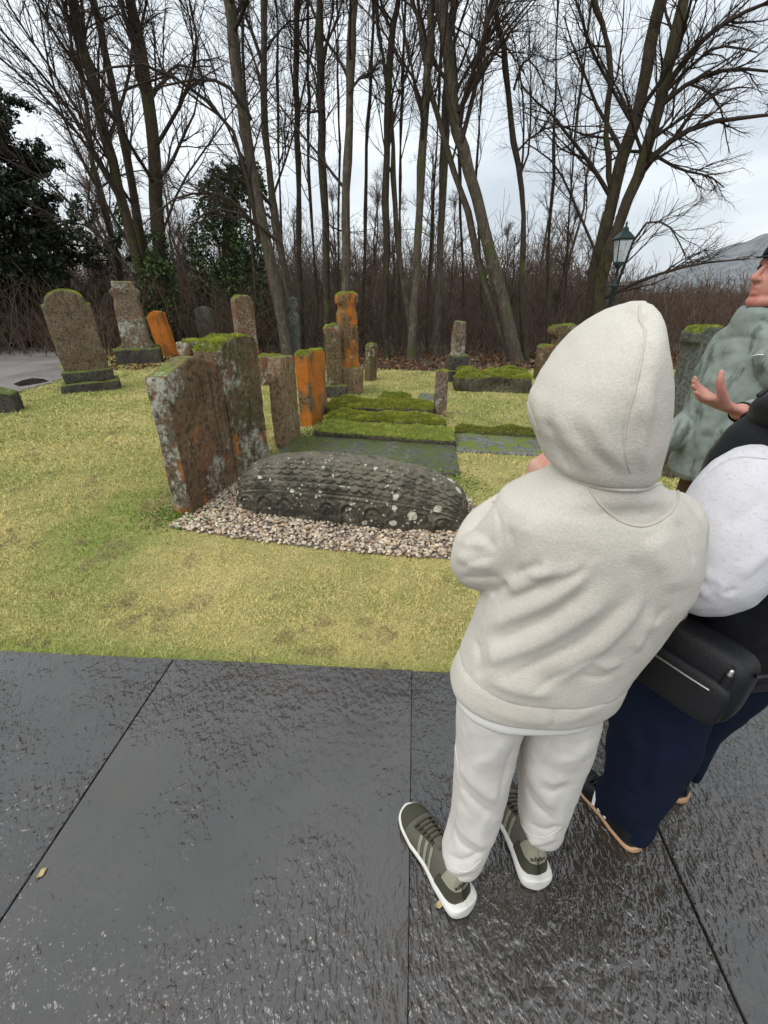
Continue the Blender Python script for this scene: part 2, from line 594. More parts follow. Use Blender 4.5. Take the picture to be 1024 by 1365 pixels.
# lawn: polygon through its far edge as seen, near edge under the paving
far = [(-260, 476), (85, 458), (160, 464), (235, 471), (340, 478), (430, 486), (520, 492), (610, 497), (700, 492), (780, 488), (900, 492), (1024, 500), (1300, 520)]
LAWN = [(-9.0, 0.5), (9.0, 0.5)] + [tuple(G(x, y)[:2]) for x, y in far[::-1]]
lawn = sheet('lawn', LAWN, 0.0, M_LAWN)

# ---- paving of riven slate slabs
ANG = math.radians(-3.7)
ca, sa = math.cos(ANG), math.sin(ANG)
def pv(u, v):           # paving frame -> world (u along the lawn edge, v away from the camera), edge at v = 0
    o = np.array((0.353, 1.452))
    return o + np.array((ca * u - sa * v, sa * u + ca * v))
def pv_inv(x, y):
    dx, dy = x - 0.353, y - 1.452
    return ca * dx + sa * dy, -sa * dx + ca * dy
joints = [pv_inv(*p)[0] for p in ((-1.01, 0.586), (0.065, 0.586), (0.83, 0.586))]
us = [joints[0] - 2.14, joints[0] - 1.07] + joints + [joints[2] + 0.95, joints[2] + 1.9]
pav = sheet('paving', [pv(us[0] - 0.6, -3.4), pv(us[-1] + 0.6, -3.4), pv(us[-1] + 0.6, -0.004), pv(us[0] - 0.6, -0.004)], 0.004, plain('joint_dirt', (0.02, 0.018, 0.015), 0.9))
gaps = [0.0022, 0.0030, 0.0034, 0.0011, 0.0032, 0.0025, 0.0025]
for i in range(len(us) - 1):
    for v0, v1 in ((-3.3, -1.9), (-1.9, 0.0)):
        bm = bmesh.new()
        cs = [pv(us[i] + gaps[i], v0 + 0.003), pv(us[i + 1] - gaps[i + 1], v0 + 0.003), pv(us[i + 1] - gaps[i + 1], v1), pv(us[i] + gaps[i], v1)]
        c0 = np.mean(cs, 0)
        dz = rng.uniform(-0.0015, 0.0015)
        lo = [bm.verts.new((c[0] - c0[0], c[1] - c0[1], -0.03)) for c in cs]
        hi = [bm.verts.new((c[0] - c0[0], c[1] - c0[1], 0.014 + dz)) for c in cs]
        bm.faces.new(hi)
        for k in range(4):
            bm.faces.new((lo[k], lo[(k + 1) % 4], hi[(k + 1) % 4], hi[k]))
        bmesh.ops.bevel(bm, geom=[e for e in bm.edges if e.verts[0].co.z > 0 and e.verts[1].co.z > 0], offset=0.0018, segments=2, affect='EDGES')
        me = bpy.data.meshes.new('paving_slab'); bm.to_mesh(me); bm.free()
        link('paving_slab', me, M_SLATE, pav, loc=(c0[0], c0[1], 0.0))

# ---- track with puddle on the left
TRACK = [tuple(G(x, y)[:2]) for x, y in ((-420, 470), (-60, 449), (86, 453), (84, 470), (82, 486), (92, 502), (58, 514), (22, 524), (-60, 545), (-420, 600))]
def roughen(poly, n, amp):
    out = []
    for i in range(len(poly)):
        a, b = np.array(poly[i]), np.array(poly[(i + 1) % len(poly)])
        for k in range(n):
            out.append(tuple(a + (b - a) * k / n + rng.normal(0, amp, 2)))
    return out
TRACK = roughen(TRACK, 14, 0.06)
sheet('path', TRACK, 0.010, M_TRACK)
pud = NB('puddle_water')
pm = pud.fin((0.03, 0.028, 0.025), 0.04, Specular_IOR_Level=0.8)
PUD = [G(x, y)[:2] for x, y in ((18, 513), (30, 508), (44, 505), (58, 506), (66, 509), (52, 512), (40, 514), (26, 516))]
tag(sheet('puddle', PUD, 0.016, pm, kind='structure'))

# ---- gravel bed round the hogback
GRAVEL = [tuple(G(x, y)[:2]) for x, y in ((226, 704), (246, 690), (300, 650), (322, 632), (420, 622), (520, 622), (600, 648), (640, 680), (660, 740), (602, 746), (520, 741), (400, 729), (310, 716))]
sheet('gravel_bed', GRAVEL, 0.004, plain('gravel_base', (0.16, 0.13, 0.11), 0.9, 0.4, 60, 0.6))
ga = np.array(GRAVEL)
n = 15000
gx = rng.uniform(ga[:, 0].min(), ga[:, 0].max(), n); gy = rng.uniform(ga[:, 1].min(), ga[:, 1].max(), n)
jit = rng.normal(0, 0.016, (2, n))
k = in_poly(gx + jit[0], gy + jit[1], GRAVEL)
gx, gy = gx[k], gy[k]
n = len(gx)
phi = (1 + 5 ** 0.5) / 2
ico = norm(np.array([(-1, phi, 0), (1, phi, 0), (-1, -phi, 0), (1, -phi, 0), (0, -1, phi), (0, 1, phi), (0, -1, -phi), (0, 1, -phi), (phi, 0, -1), (phi, 0, 1), (-phi, 0, -1), (-phi, 0, 1)], float))
icf = np.array([(0, 11, 5), (0, 5, 1), (0, 1, 7), (0, 7, 10), (0, 10, 11), (1, 5, 9), (5, 11, 4), (11, 10, 2), (10, 7, 6), (7, 1, 8), (3, 9, 4), (3, 4, 2), (3, 2, 6), (3, 6, 8), (3, 8, 9), (4, 9, 5), (2, 4, 11), (6, 2, 10), (8, 6, 7), (9, 8, 1)])
sz = rng.uniform(0.005, 0.0145, n)
Vp = ico[None] * (1 + rng.normal(0, 0.16, (n, 12, 1)))
Vp = Vp * np.stack([sz * rng.uniform(0.8, 1.5, n), sz, sz * rng.uniform(0.55, 0.9, n)], -1)[:, None]
th = rng.uniform(0, 6.28, n)
R = np.zeros((n, 3, 3)); R[:, 0, 0] = np.cos(th); R[:, 0, 1] = -np.sin(th); R[:, 1, 0] = np.sin(th); R[:, 1, 1] = np.cos(th); R[:, 2, 2] = 1
Vp = np.einsum('nij,nkj->nki', R, Vp)
Vp += np.stack([gx, gy, 0.004 + sz * 0.4 + rng.uniform(0, 0.016, n)], -1)[:, None]
Fp = (icf[None] + (np.arange(n) * 12)[:, None, None]).reshape(-1, 3)
pal = np.array([(0.46, 0.35, 0.24), (0.60, 0.50, 0.37), (0.32, 0.21, 0.13), (0.68, 0.60, 0.47), (0.40, 0.35, 0.28), (0.50, 0.35, 0.22), (0.20, 0.14, 0.10), (0.58, 0.47, 0.33)])
pc = pal[rng.integers(0, len(pal), n)] * rng.uniform(0.75, 1.2, (n, 1))
me = mesh_np('gravel', Vp.reshape(-1, 3), Fp, False)
color_attr(me, np.repeat(pc, 12, 0))
M_PEB = leafy('pebble', rough=0.6)
tag(link('gravel', me, M_PEB), 'pale brown gravel chippings spread around the carved hogback stone', 'gravel', kind='stuff')

# ---- flat ledger stones, given by their corners as they lie on the ground
LEDGERS = []
def ledger(name, label, corners, h, mat, cat='grave slab', voxel=0.02, rough=0.006, keep=True, rnd=0):
    P = np.array([G(x, y)[:2] if abs(x) > 30 or abs(y) > 30 else (x, y) for x, y in corners])
    c = P.mean(0)
    if keep:
        LEDGERS.append(P)
    bm = bmesh.new()
    lo = [bm.verts.new((p[0] - c[0], p[1] - c[1], -0.05)) for p in P]
    hi = [bm.verts.new((p[0] - c[0], p[1] - c[1], h)) for p in P]
    bm.faces.new(hi); bm.faces.new(lo[::-1])
    for k in range(len(P)):
        bm.faces.new((lo[k], lo[(k + 1) % len(P)], hi[(k + 1) % len(P)], hi[k]))
    me = bpy.data.meshes.new('t'); bm.to_mesh(me)
    V = np.array([v.co[:] for v in bm.verts]); fs = [np.array([[v.index for v in f.verts]]) for f in bm.faces]
    bm.free(); bpy.data.meshes.remove(me)
    Vr, Q = remesh([(V, fs)], voxel, 2)
    N = vnormals(Vr, Q)
    Vr = Vr + N * (fbm(Vr + c[0], 4, 4, 5) * rough * 3)[:, None]
    Vr = smooth_np(Vr, Q, rnd)
    o = link(name, mesh_np(name, Vr, Q), mat, loc=(c[0], c[1], 0))
    return tag(o, label, cat)
def moss_fuzz(parent, n, color=(0.16, 0.19, 0.02), length=0.016, upmin=0.15, name='moss', wid=0.004):
    """short moss shoots over the upward faces of a stone: one part"""
    me = parent.data
    V = np.empty(len(me.vertices) * 3, np.float32); me.vertices.foreach_get('co', V); V = V.reshape(-1, 3).astype(float)
    L = np.empty(len(me.loops), np.int32); me.loops.foreach_get('vertex_index', L); Q = L.reshape(-1, 4)
    N = vnormals(V, Q)
    a = V[Q[:, 0]]; ar = np.linalg.norm(np.cross(V[Q[:, 1]] - a, V[Q[:, 3]] - a), axis=1)
    nz = N[Q].mean(1)[:, 2]
    wgt = ar * (nz > upmin) * (nz + 0.15)
    qi = rng.choice(len(Q), n, p=wgt / wgt.sum())
    uv = rng.random((n, 2, 1))
    P = (V[Q[qi, 0]] * (1 - uv[:, 0]) + V[Q[qi, 1]] * uv[:, 0]) * (1 - uv[:, 1]) + (V[Q[qi, 3]] * (1 - uv[:, 0]) + V[Q[qi, 2]] * uv[:, 0]) * uv[:, 1]
    clump = fbm(P + 3.3, 9, 3, 3)
    d = norm(N[Q[qi, 0]] + rng.normal(0, 0.5, (n, 3)) + np.array((0, 0, 0.3)))
    ln = length * rng.uniform(0.5, 1.2, n) * np.clip(1 + clump * 2.2, 0.25, 2)
    sd_ = norm(np.cross(d, rng.normal(size=(n, 3)))) * (wid * rng.uniform(0.6, 1.4, n))[:, None]
    Vm = np.stack([P - sd_ - d * 0.004, P + sd_ - d * 0.004, P + d * ln[:, None]], 1).reshape(-1, 3)
    mm = mesh_np(name, Vm, np.arange(n * 3).reshape(-1, 3), False)
    c = np.array(color)[None] * (1 + clump * 1.2 + rng.normal(0, 0.25, n)).clip(0.35, 1.9)[:, None]
    c[:, 0] *= rng.uniform(0.8, 1.25, n)
    color_attr(mm, np.repeat(c, 3, 0))
    o = link(name, mm, M_MOSS, parent)
    o['kind'] = 'stuff'
    return o
M_MOSS = leafy('moss_shoots', rough=0.8)
S_LEDGE = stone_mat('wet_ledger', (0.085, 0.082, 0.066), (0.15, 0.145, 0.115), white=0.2, moss=0.10, mossc=(0.08, 0.10, 0.03), rough=0.5)
S_MOSSY = stone_mat('mossy_kerbstone', (0.07, 0.06, 0.04), (0.12, 0.10, 0.06), white=0.0, moss=0.5, mossc=(0.14, 0.17, 0.02))
S_GREY = stone_mat('grey_slab', (0.12, 0.12, 0.105), (0.19, 0.19, 0.17), white=0.2, moss=0.03, rough=0.6)
ledger('grave_slab', 'wide flat wet grave slab lying behind the carved hogback stone', ((372, 604), (400, 584), (606, 598), (613, 634), (520, 640), (390, 625)), 0.045, S_LEDGE)
ga_ = ledger('grave_slab', 'turf covered low grave slab between the wet flat slab and the moss rolls', ((418, 585), (440, 567), (604, 580), (608, 600)), 0.10, S_MOSSY)
moss_fuzz(ga_, 16000, (0.27, 0.31, 0.06), 0.018)
gm = ledger('mossy_kerb', 'thick moss covered kerbstone beside the turf covered grave slab', ((432, 572), (438, 562), (594, 567), (597, 579)), 0.15, S_MOSSY, 'kerbstone', rough=0.035, rnd=22)
moss_fuzz(gm, 26000, (0.24, 0.26, 0.035), 0.022, 0.35)
gm2 = ledger('mossy_kerb', 'broken moss covered kerbstone between the thick kerb and the sunken slab', ((436, 557), (443, 545), (580, 549), (580, 560)), 0.17, S_MOSSY, 'kerbstone', rough=0.045, rnd=22)
moss_fuzz(gm2, 20000, (0.22, 0.235, 0.03), 0.022, 0.35)
gm3 = ledger('mossy_kerb', 'low moss strip in the lawn behind the broken mossy kerbstone', ((505, 541), (512, 531), (548, 533), (548, 541)), 0.10, S_MOSSY, 'kerbstone', rough=0.02)
moss_fuzz(gm3, 4000, (0.15, 0.18, 0.02), 0.02)
ledger('grave_slab', 'small pale grey slab sunk in the grass by the short lichened post', ((556, 534), (560, 526), (582, 527), (584, 535)), 0.03, S_GREY)
ledger('grave_slab', 'narrow flat grey slab in the grass in front of a turf bank', ((606, 603), (604, 579), (735, 587), (760, 611)), 0.035, S_GREY)
gb = ledger('turf_bank', 'low turf bank edging the narrow grey slab', ((606, 581), (612, 573), (740, 580), (742, 588)), 0.07, S_MOSSY, 'bank', rough=0.02)
moss_fuzz(gb, 12000, (0.16, 0.17, 0.03), 0.02)
gl = ledger('mossy_slab', 'long low moss covered slab on the lawn under the leaning tree', ((604, 521), (612, 509), (704, 513), (706, 525)), 0.26, S_MOSSY, 'grave slab', rough=0.045, rnd=22)
moss_fuzz(gl, 16000, (0.21, 0.235, 0.03), 0.03, 0.35, wid=0.006)

# ---- grass blades (thinning out with distance)
def grass():
    n = 620000
    px = rng.uniform(-260, 1290, n); py = rng.uniform(455, 960, n) ** 1.0
    far_ = rng.random(n) < 0.25
    py[far_] = rng.uniform(458, 620, far_.sum())
    x = (px - CX) / F; u = -(py - CY) / F
    f = CP + u * SP; v = u * CP - SP
    t = -H / v
    X, Y = x * t, f * t
    k = in_poly(X, Y, LAWN) & (Y < 24)
    edge_j = rng.normal(0, 0.015, n)
    uu, vv = pv_inv(X, Y)
    k &= (vv + edge_j > 0.0) 
    k &= ~in_poly(X + edge_j, Y + edge_j, GRAVEL)
    k &= ~in_poly(X + edge_j * 9, Y - edge_j * 9, TRACK)
    for P in LEDGERS:
        k &= ~in_poly(X, Y, [tuple(p) for p in P])
    X, Y = X[k], Y[k]
    n = len(X)
    P = np.stack([X, Y, np.zeros(n)], -1)
    dist = np.hypot(X, Y)
    s = np.clip(dist / 2.2, 0.8, 4.5)
    patch = fbm(P, 0.55, 3, 2) + 0.5 * fbm(P, 2.2, 3, 9)
    fine = fbm(P, 14, 2, 4)
    _, vv = pv_inv(X, Y)
    ed = np.exp(-vv / 0.10)                      # fresher green along the paving and round the stones
    ax = np.exp(-((X + 1.85) / 0.35) ** 2 - ((Y - 3.1) / 0.9) ** 2)
    dry = np.clip(0.62 + patch * 0.65 + fine * 0.5 - ed * 0.55 - ax * 0.8 - np.clip((dist - 4.0) / 8, 0, 0.42) + rng.normal(0, 0.22, n), 0, 1)[:, None]
    green = np.array((0.27, 0.32, 0.075)); straw = np.array((0.70, 0.57, 0.24)); lush = np.array((0.19, 0.34, 0.04))
    c = green * (1 - dry) + straw * dry
    lu = np.clip(ed * 0.7 + ax, 0, 1)[:, None] * rng.random((n, 1))
    c = c * (1 - lu) + lush * lu
    c *= rng.uniform(0.72, 1.32, (n, 1))
    brown = (fbm(P, 5, 3, 31) > 0.36) & (rng.random(n) < 0.7)
    c[brown] = np.array((0.26, 0.20, 0.10)) * rng.uniform(0.6, 1.3, (brown.sum(), 1))
    ln = rng.uniform(0.010, 0.026, n) * (0.7 + 0.3 * s) * (1 + 0.7 * ed + 0.6 * ax) * (1 + fine)
    wd = rng.uniform(0.0011, 0.0022, n) * s
    az = rng.uniform(0, 6.283, n); lean = rng.uniform(0.5, 1.48, n)
    d = np.stack([np.cos(az) * np.sin(lean), np.sin(az) * np.sin(lean), np.cos(lean)], -1)
    a2 = rng.uniform(0, 6.283, n)
    sd_ = np.stack([np.cos(a2), np.sin(a2), np.zeros(n)], -1) * wd[:, None]
    V = np.stack([P - sd_, P + sd_, P + d * ln[:, None]], 1).reshape(-1, 3)
    me = mesh_np('grass', V, np.arange(n * 3).reshape(-1, 3), False)
    color_attr(me, np.repeat(c, 3, 0))
    tag(link('grass', me, leafy('grass_blade', rough=0.7)), 'short yellow green winter grass of the churchyard lawn', 'grass', kind='stuff')
grass()

# ================================================================== GRAVESTONES
def upright(name, label, outline, th, base, rz, lean=(0, 0), mat=None, voxel=0.014, rough=0.006, cat='gravestone', plinth=None, pmat=None, moss=None, group=None, batter=0.0):
    """outline: (x, z) points of the face, extruded by th; local +Y is the face normal's back"""
    def ext(ol, t):
        ol = np.array(ol, float); m = len(ol)
        V = np.vstack([np.column_stack([ol[:, 0], np.full(m, -t / 2), ol[:, 1]]), np.column_stack([ol[:, 0], np.full(m, t / 2), ol[:, 1]])])
        if batter:
            zz = V[:, 2] / ol[:, 1].max()
            V[:, :2] *= (1 - batter * zz)[:, None]
        s = np.arange(m); s2 = (s + 1) % m
        return V, [np.arange(m)[None, :], np.arange(m)[None, ::-1] + m, np.stack([s2, s, s + m, s2 + m], -1)]
    def joinp(parts):
        Vs, Fs, off = [], [], 0
        for V, fs in parts:
            Vs.append(V); Fs += [f + off for f in fs]; off += len(V)
        return np.concatenate(Vs), Fs
    def mk(ol, t, seed, vx, ro):
        V, fs = ext(ol, t)
        me = mesh_np('t', V, fs)
        bm = bmesh.new(); bm.from_mesh(me); bmesh.ops.recalc_face_normals(bm, faces=bm.faces); bmesh.ops.triangulate(bm, faces=bm.faces)
        V = np.array([v.co[:] for v in bm.verts]); T = np.array([[v.index for v in f.verts] for f in bm.faces])
        bm.free(); bpy.data.meshes.remove(me)
        Vr, Q = remesh([(V, [T])], vx, 2)
        N = vnormals(Vr, Q)
        amp = ro * (fbm(Vr + seed, 5, 4, seed) * 2.2 + np.minimum(0, fbm(Vr + seed, 2.2, 2, seed + 5) + 0.12) * 3)
        return mesh_np(name, Vr + N * amp[:, None], Q)
    seed = int(rng.integers(1, 900))
    rot = (lean[0], lean[1], rz)
    base = np.array((base[0], base[1], 0.0))
    if plinth:
        root = empty(name, base, rot)
        st = link('slab', mk(outline, th, seed, voxel, rough), mat, root)
        for (w, t, z0, z1) in plinth:
            link('plinth', mk([(-w / 2, z0), (w / 2, z0), (w / 2, z1), (-w / 2, z1)], t, seed + 3, voxel * 1.2, rough * 1.3), pmat or mat, root)
    else:
        root = st = link(name, mk(outline, th, seed, voxel, rough), mat, None, base, rot)
    if moss:
        moss_fuzz(st, moss, (0.25, 0.28, 0.035), 0.016, upmin=0.55)
    return tag(root, label, cat, group)
def arch(w, h, rise, sh=0.0, n=14, z0=-0.08):
    """round-headed face with optional shoulders"""
    o = [(-w / 2, z0), (w / 2, z0), (w / 2, h - rise)]
    r = w / 2 - sh
    if sh:
        o.append((r, h - rise))
    o += [(r * math.cos(a), h - rise + rise * math.sin(a)) for a in np.linspace(0, math.pi, n)[(1 if sh else 1):-1]]
    if sh:
        o.append((-r, h - rise))
    o.append((-w / 2, h - rise))
    return o
def gable(w, h, rise, sh=0.0, z0=-0.08):
    return [(-w / 2, z0), (w / 2, z0), (w / 2, h - rise), (sh, h), (-sh, h), (-w / 2, h - rise)]
PI2 = math.pi / 2
S_A = stone_mat('red_lichened_sandstone', (0.115, 0.070, 0.036), (0.19, 0.125, 0.068), orange=0.24, white=0.62, moss=0.04, red=0.35)
S_B = stone_mat('mossy_lichened_sandstone', (0.105, 0.075, 0.035), (0.17, 0.12, 0.06), orange=0.16, white=0.66, moss=0.68, mossc=(0.10, 0.11, 0.02), red=0.4)
S_C = stone_mat('brown_sandstone', (0.20, 0.13, 0.065), (0.30, 0.20, 0.11), white=0.25, moss=0.2)
S_D = stone_mat('orange_stained_sandstone', (0.17, 0.10, 0.045), (0.22, 0.14, 0.07), orange=0.66, white=0.25, moss=0.35)
S_O = stone_mat('orange_algae_sandstone', (0.20, 0.08, 0.02), (0.30, 0.12, 0.02), orange=0.8, white=0.05, moss=0.1)
S_L = stone_mat('brown_weathered_sandstone', (0.13, 0.095, 0.06), (0.19, 0.14, 0.09), white=0.05, moss=0.28, mossc=(0.11, 0.13, 0.02))
S_P = stone_mat('white_lichened_monument', (0.15, 0.105, 0.065), (0.24, 0.18, 0.125), orange=0.2, white=0.85, moss=0.25, red=0.15)
S_G = stone_mat('grey_green_stone', (0.10, 0.105, 0.085), (0.15, 0.155, 0.13), white=0.3, moss=0.35, mossc=(0.09, 0.12, 0.03))
S_K = stone_mat('dark_stone', (0.055, 0.05, 0.04), (0.09, 0.08, 0.06), white=0.15, moss=0.55, mossc=(0.10, 0.12, 0.02))
S_R = stone_mat('pale_topped_red_stone', (0.19, 0.105, 0.06), (0.26, 0.17, 0.11), white=0.8, moss=0.4, mossc=(0.2, 0.22, 0.03), red=0.4)

# front pair, standing in a row that runs away from the camera
a0, a1 = np.array((-1.50, 3.02)), np.array((-1.36, 3.70))
ad = math.atan2(a1[1] - a0[1], a1[0] - a0[0])
ga1 = upright('gravestone', 'gabled red brown headstone with lichen, closest to the gravel bed', gable(0.70, 1.09, 0.09, 0.04), 0.15, (a0 + a1) / 2, ad, (0.0, 0.0), S_A, 0.011, 0.007)
ga1.data.materials.append(stone_mat('lichen_crusted_edge', (0.10, 0.075, 0.045), (0.17, 0.13, 0.085), orange=0.55, white=1.0, moss=0.2))
for pg in ga1.data.polygons:
    if pg.normal.x < -0.6:
        pg.material_index = 1
bpair = np.array((-1.34, 4.06)); bdir = math.atan2(0.59, 0.16)
ob = [(-0.30, -0.08), (0.30, -0.08), (0.30, 1.10), (0.26, 1.15), (0.10, 1.17), (-0.08, 1.165), (-0.22, 1.14), (-0.30, 1.08)]
upright('gravestone', 'thick moss covered headstone with white lichen streaks behind the gabled red stone', ob, 0.24, bpair, bdir, (0.0, 0.0), S_B, 0.012, 0.010, moss=5000)
upright('gravestone', 'flat topped mossy headstone pressed against the back of the thick mossy one', [(-0.3, -0.08), (0.3, -0.08), (0.3, 1.12), (-0.3, 1.14)], 0.12, bpair + np.array((-0.20, 0.06)), bdir, (0, 0), S_B, 0.014, 0.008, moss=3000)
c0, c1 = G(373, 602)[:2], G(395, 580)[:2]
oc = [(-0.27, -0.08), (0.27, -0.08), (0.27, 0.84), (0.20, 0.90), (-0.19, 0.93), (-0.27, 0.76)]
upright('gravestone', 'slim brown sandstone headstone with chamfered shoulder beside the turf slab', oc, 0.13, (c0 + c1) / 2 + np.array((0.0, 0.02)), math.atan2(*(c1 - c0)[::-1]), (0.0, 0.0), S_C, 0.013, 0.005)
d0, d1 = G(406, 570)[:2], G(432, 552)[:2]
upright('gravestone', 'orange stained headstone with mossy top behind the slim brown one', [(-0.3, -0.08), (0.3, -0.08), (0.3, 0.82), (0.22, 0.86), (-0.2, 0.88), (-0.3, 0.84)], 0.17, (d0 + d1) / 2, math.atan2(*(d1 - d0)[::-1]), (0.0, 0.0), S_D, 0.015, 0.008, moss=3000)
# pillars
p = G(447, 528)[:2]
upright('gravestone', 'short square mossy pillar gravestone beside the tall orange pillar', [(-0.13, -0.05), (0.13, -0.05), (0.11, 0.92), (0.13, 0.95), (0.13, 1.02), (0.05, 1.08), (-0.08, 1.06), (-0.13, 0.99), (-0.13, 0.94), (-0.11, 0.9)], 0.22, p, 0.1, (0, 0), S_B, 0.016, 0.008, plinth=[(0.40, 0.36, -0.05, 0.20)], pmat=S_K, moss=900)
p = G(466, 523)[:2]
upright('gravestone', 'tall square pillar gravestone with bright orange algae and mossy cap', [(-0.135, -0.05), (0.135, -0.05), (0.135, 1.22), (0.105, 1.25), (0.105, 1.33), (0.15, 1.35), (0.15, 1.46), (0.08, 1.51), (-0.09, 1.50), (-0.15, 1.45), (-0.15, 1.35), (-0.105, 1.33), (-0.105, 1.25), (-0.135, 1.22)], 0.26, p, 0.45, (0, 0), S_D, 0.017, 0.008, plinth=[(0.38, 0.36, -0.05, 0.42)], pmat=S_C, moss=900)
p = G(494, 507)[:2]
upright('gravestone', 'knee high narrow mossy stone on the lawn behind the orange pillar', arch(0.20, 0.66, 0.06), 0.16, p, 0.7, (0, 0.06), S_B, 0.018, 0.008, moss=500)
p = G(586, 556)[:2]
upright('gravestone', 'short square post with white lichen and mossy cap at the kerb end', [(-0.075, -0.05), (0.075, -0.05), (0.07, 0.60), (-0.07, 0.61)], 0.13, p, 0.2, (0, 0), S_P, 0.011, 0.006, moss=700)
p = G(607, 506)[:2]
upright('monument', 'small reddish obelisk with lichen on a stepped mossy base at the wood edge', [(-0.13, 0.3), (0.13, 0.3), (0.09, 1.02), (-0.09, 1.04)], 0.2, p, 0.3, (0, 0.02), S_P, 0.02, 0.01, 'monument', plinth=[(0.46, 0.44, -0.05, 0.20), (0.34, 0.32, 0.18, 0.46)], pmat=S_K)
# left group
p = G(124, 519)[:2]
ol = arch(0.66, 1.54, 0.21, 0.05)
upright('gravestone', 'leaning brown round topped headstone on a mossy plinth beside the track', ol, 0.20, p, 0.50, (0.02, -0.03), S_L, 0.017, 0.010, plinth=[(0.86, 0.46, -0.05, 0.16), (0.74, 0.32, 0.14, 0.34)], pmat=S_K, moss=1600)
p = G(6, 548)[:2]
upright('gravestone', 'low broken mossy stone block at the edge of the track', [(-0.3, -0.05), (0.22, -0.05), (0.18, 0.24), (0.02, 0.30), (-0.3, 0.36)], 0.30, p, 0.35, (0, 0), S_K, 0.018, 0.014)
p = G(188, 482)[:2]
upright('monument', 'tapering lichened pillar monument on a stepped mossy base by the trees', [(-0.34, 0.3), (0.34, 0.3), (0.36, 0.36), (0.30, 0.46), (0.25, 1.40), (0.31, 1.44), (0.31, 1.54), (0.22, 1.58), (0.22, 1.72), (-0.22, 1.72), (-0.22, 1.58), (-0.31, 1.54), (-0.31, 1.44), (-0.25, 1.40), (-0.30, 0.46), (-0.36, 0.36)], 0.52, p, 0.4, (0, 0), S_P, 0.026, 0.012, 'monument', plinth=[(0.98, 0.90, -0.05, 0.34)], pmat=S_K)
p = G(214, 476)[:2] + np.array((0.15, 0.2))
upright('gravestone', 'bright orange headstone leaning behind the lichened pillar monument', gable(0.62, 1.10, 0.08, 0.1), 0.14, p, -0.5, (0.0, -0.22), S_O, 0.022, 0.006)
p = G(142, 464)[:2]
upright('gravestone', 'small dark headstone standing behind the round topped leaning headstone', gable(0.42, 0.86, 0.0, 0.1), 0.2, p, 0.2, (0, 0), S_K, 0.024, 0.008)
p = G(162, 462)[:2] + np.array((0.1, 0.8))
upright('gravestone', 'low dark slab just left of the lichened pillar monument', gable(0.46, 0.50, 0.0, 0.1), 0.2, p, 0.2, (0, 0), S_K, 0.024, 0.008)
p = G(281, 466)[:2]
upright('gravestone', 'grey green headstone in front of the ivy covered tree', gable(0.52, 1.15, 0.1, 0.08), 0.16, p, 0.1, (0, -0.02), S_G, 0.024, 0.008)
p = G(332, 480)[:2]
upright('gravestone', 'round topped reddish headstone with pale mossy head behind the mossy pair', arch(0.46, 1.45, 0.16, 0.0), 0.30, p, 0.6, (0, 0), S_R, 0.02, 0.008, moss=1200)
for q, (x, y, h, lb) in enumerate(((358, 512, 0.50, 'low mossy stub of a stone directly behind the thick mossy headstone'), (371, 508, 0.48, 'low green stone beside the mossy stub behind the thick headstone'))):
    p = G(x, y)[:2]
    upright('gravestone', lb, gable(0.24, h, 0.03, 0.05), 0.25, p, 0.4 + q * 0.3, (0, 0), S_B, 0.02, 0.012, moss=600)
p = G(395, 478)[:2]
upright('gravestone', 'tall thin grey headstone with white lichen at the foot of the slim trunks', [(-0.14, -0.05), (0.14, -0.05), (0.14, 1.0), (0.06, 1.12), (0.13, 1.22), (0.12, 1.36), (0, 1.42), (-0.12, 1.36), (-0.13, 1.22), (-0.06, 1.12), (-0.14, 1.0)], 0.16, p, 0.15, (0, 0.02), S_G, 0.02, 0.008)
# right group
p = G(722, 505)[:2]
upright('gravestone', 'short square mossy stone left of the hooded person on the lawn', gable(0.26, 0.62, 0.03, 0.06), 0.24, p, 0.3, (0, 0), S_B, 0.018, 0.01, moss=900)
p = G(740, 500)[:2]
upright('gravestone', 'headstone with mushroom like moss cap at the wood edge', [(-0.14, -0.05), (0.14, -0.05), (0.13, 0.72), (0.26, 0.78), (0.26, 0.88), (0.15, 0.95), (-0.16, 0.94), (-0.27, 0.87), (-0.26, 0.78), (-0.13, 0.72)], 0.24, p, 0.2, (0, 0), S_B, 0.018, 0.01, moss=2200)
p = W(905, 560, 5.2)[:2]
upright('gravestone', 'tall dark headstone with bright moss cap beyond the gesturing hand', [(-0.13, -0.05), (0.13, -0.05), (0.12, 0.98), (0.17, 1.02), (0.17, 1.12), (0.10, 1.18), (-0.10, 1.175), (-0.17, 1.11), (-0.17, 1.02), (-0.12, 0.98)], 0.26, p, 0.2, (0, 0), S_G, 0.014, 0.008, moss=1800)
p = W(905, 585, 4.0)[:2]
r_ = upright('mossy_boulder', 'rounded mossy boulder under the tall moss capped headstone', [(-0.26, -0.05), (0.26, -0.05), (0.24, 0.22), (0.12, 0.36), (-0.1, 0.40), (-0.24, 0.25)], 0.42, p, 0.4, (0, 0), S_MOSSY, 0.018, 0.03, 'boulder', moss=2500)

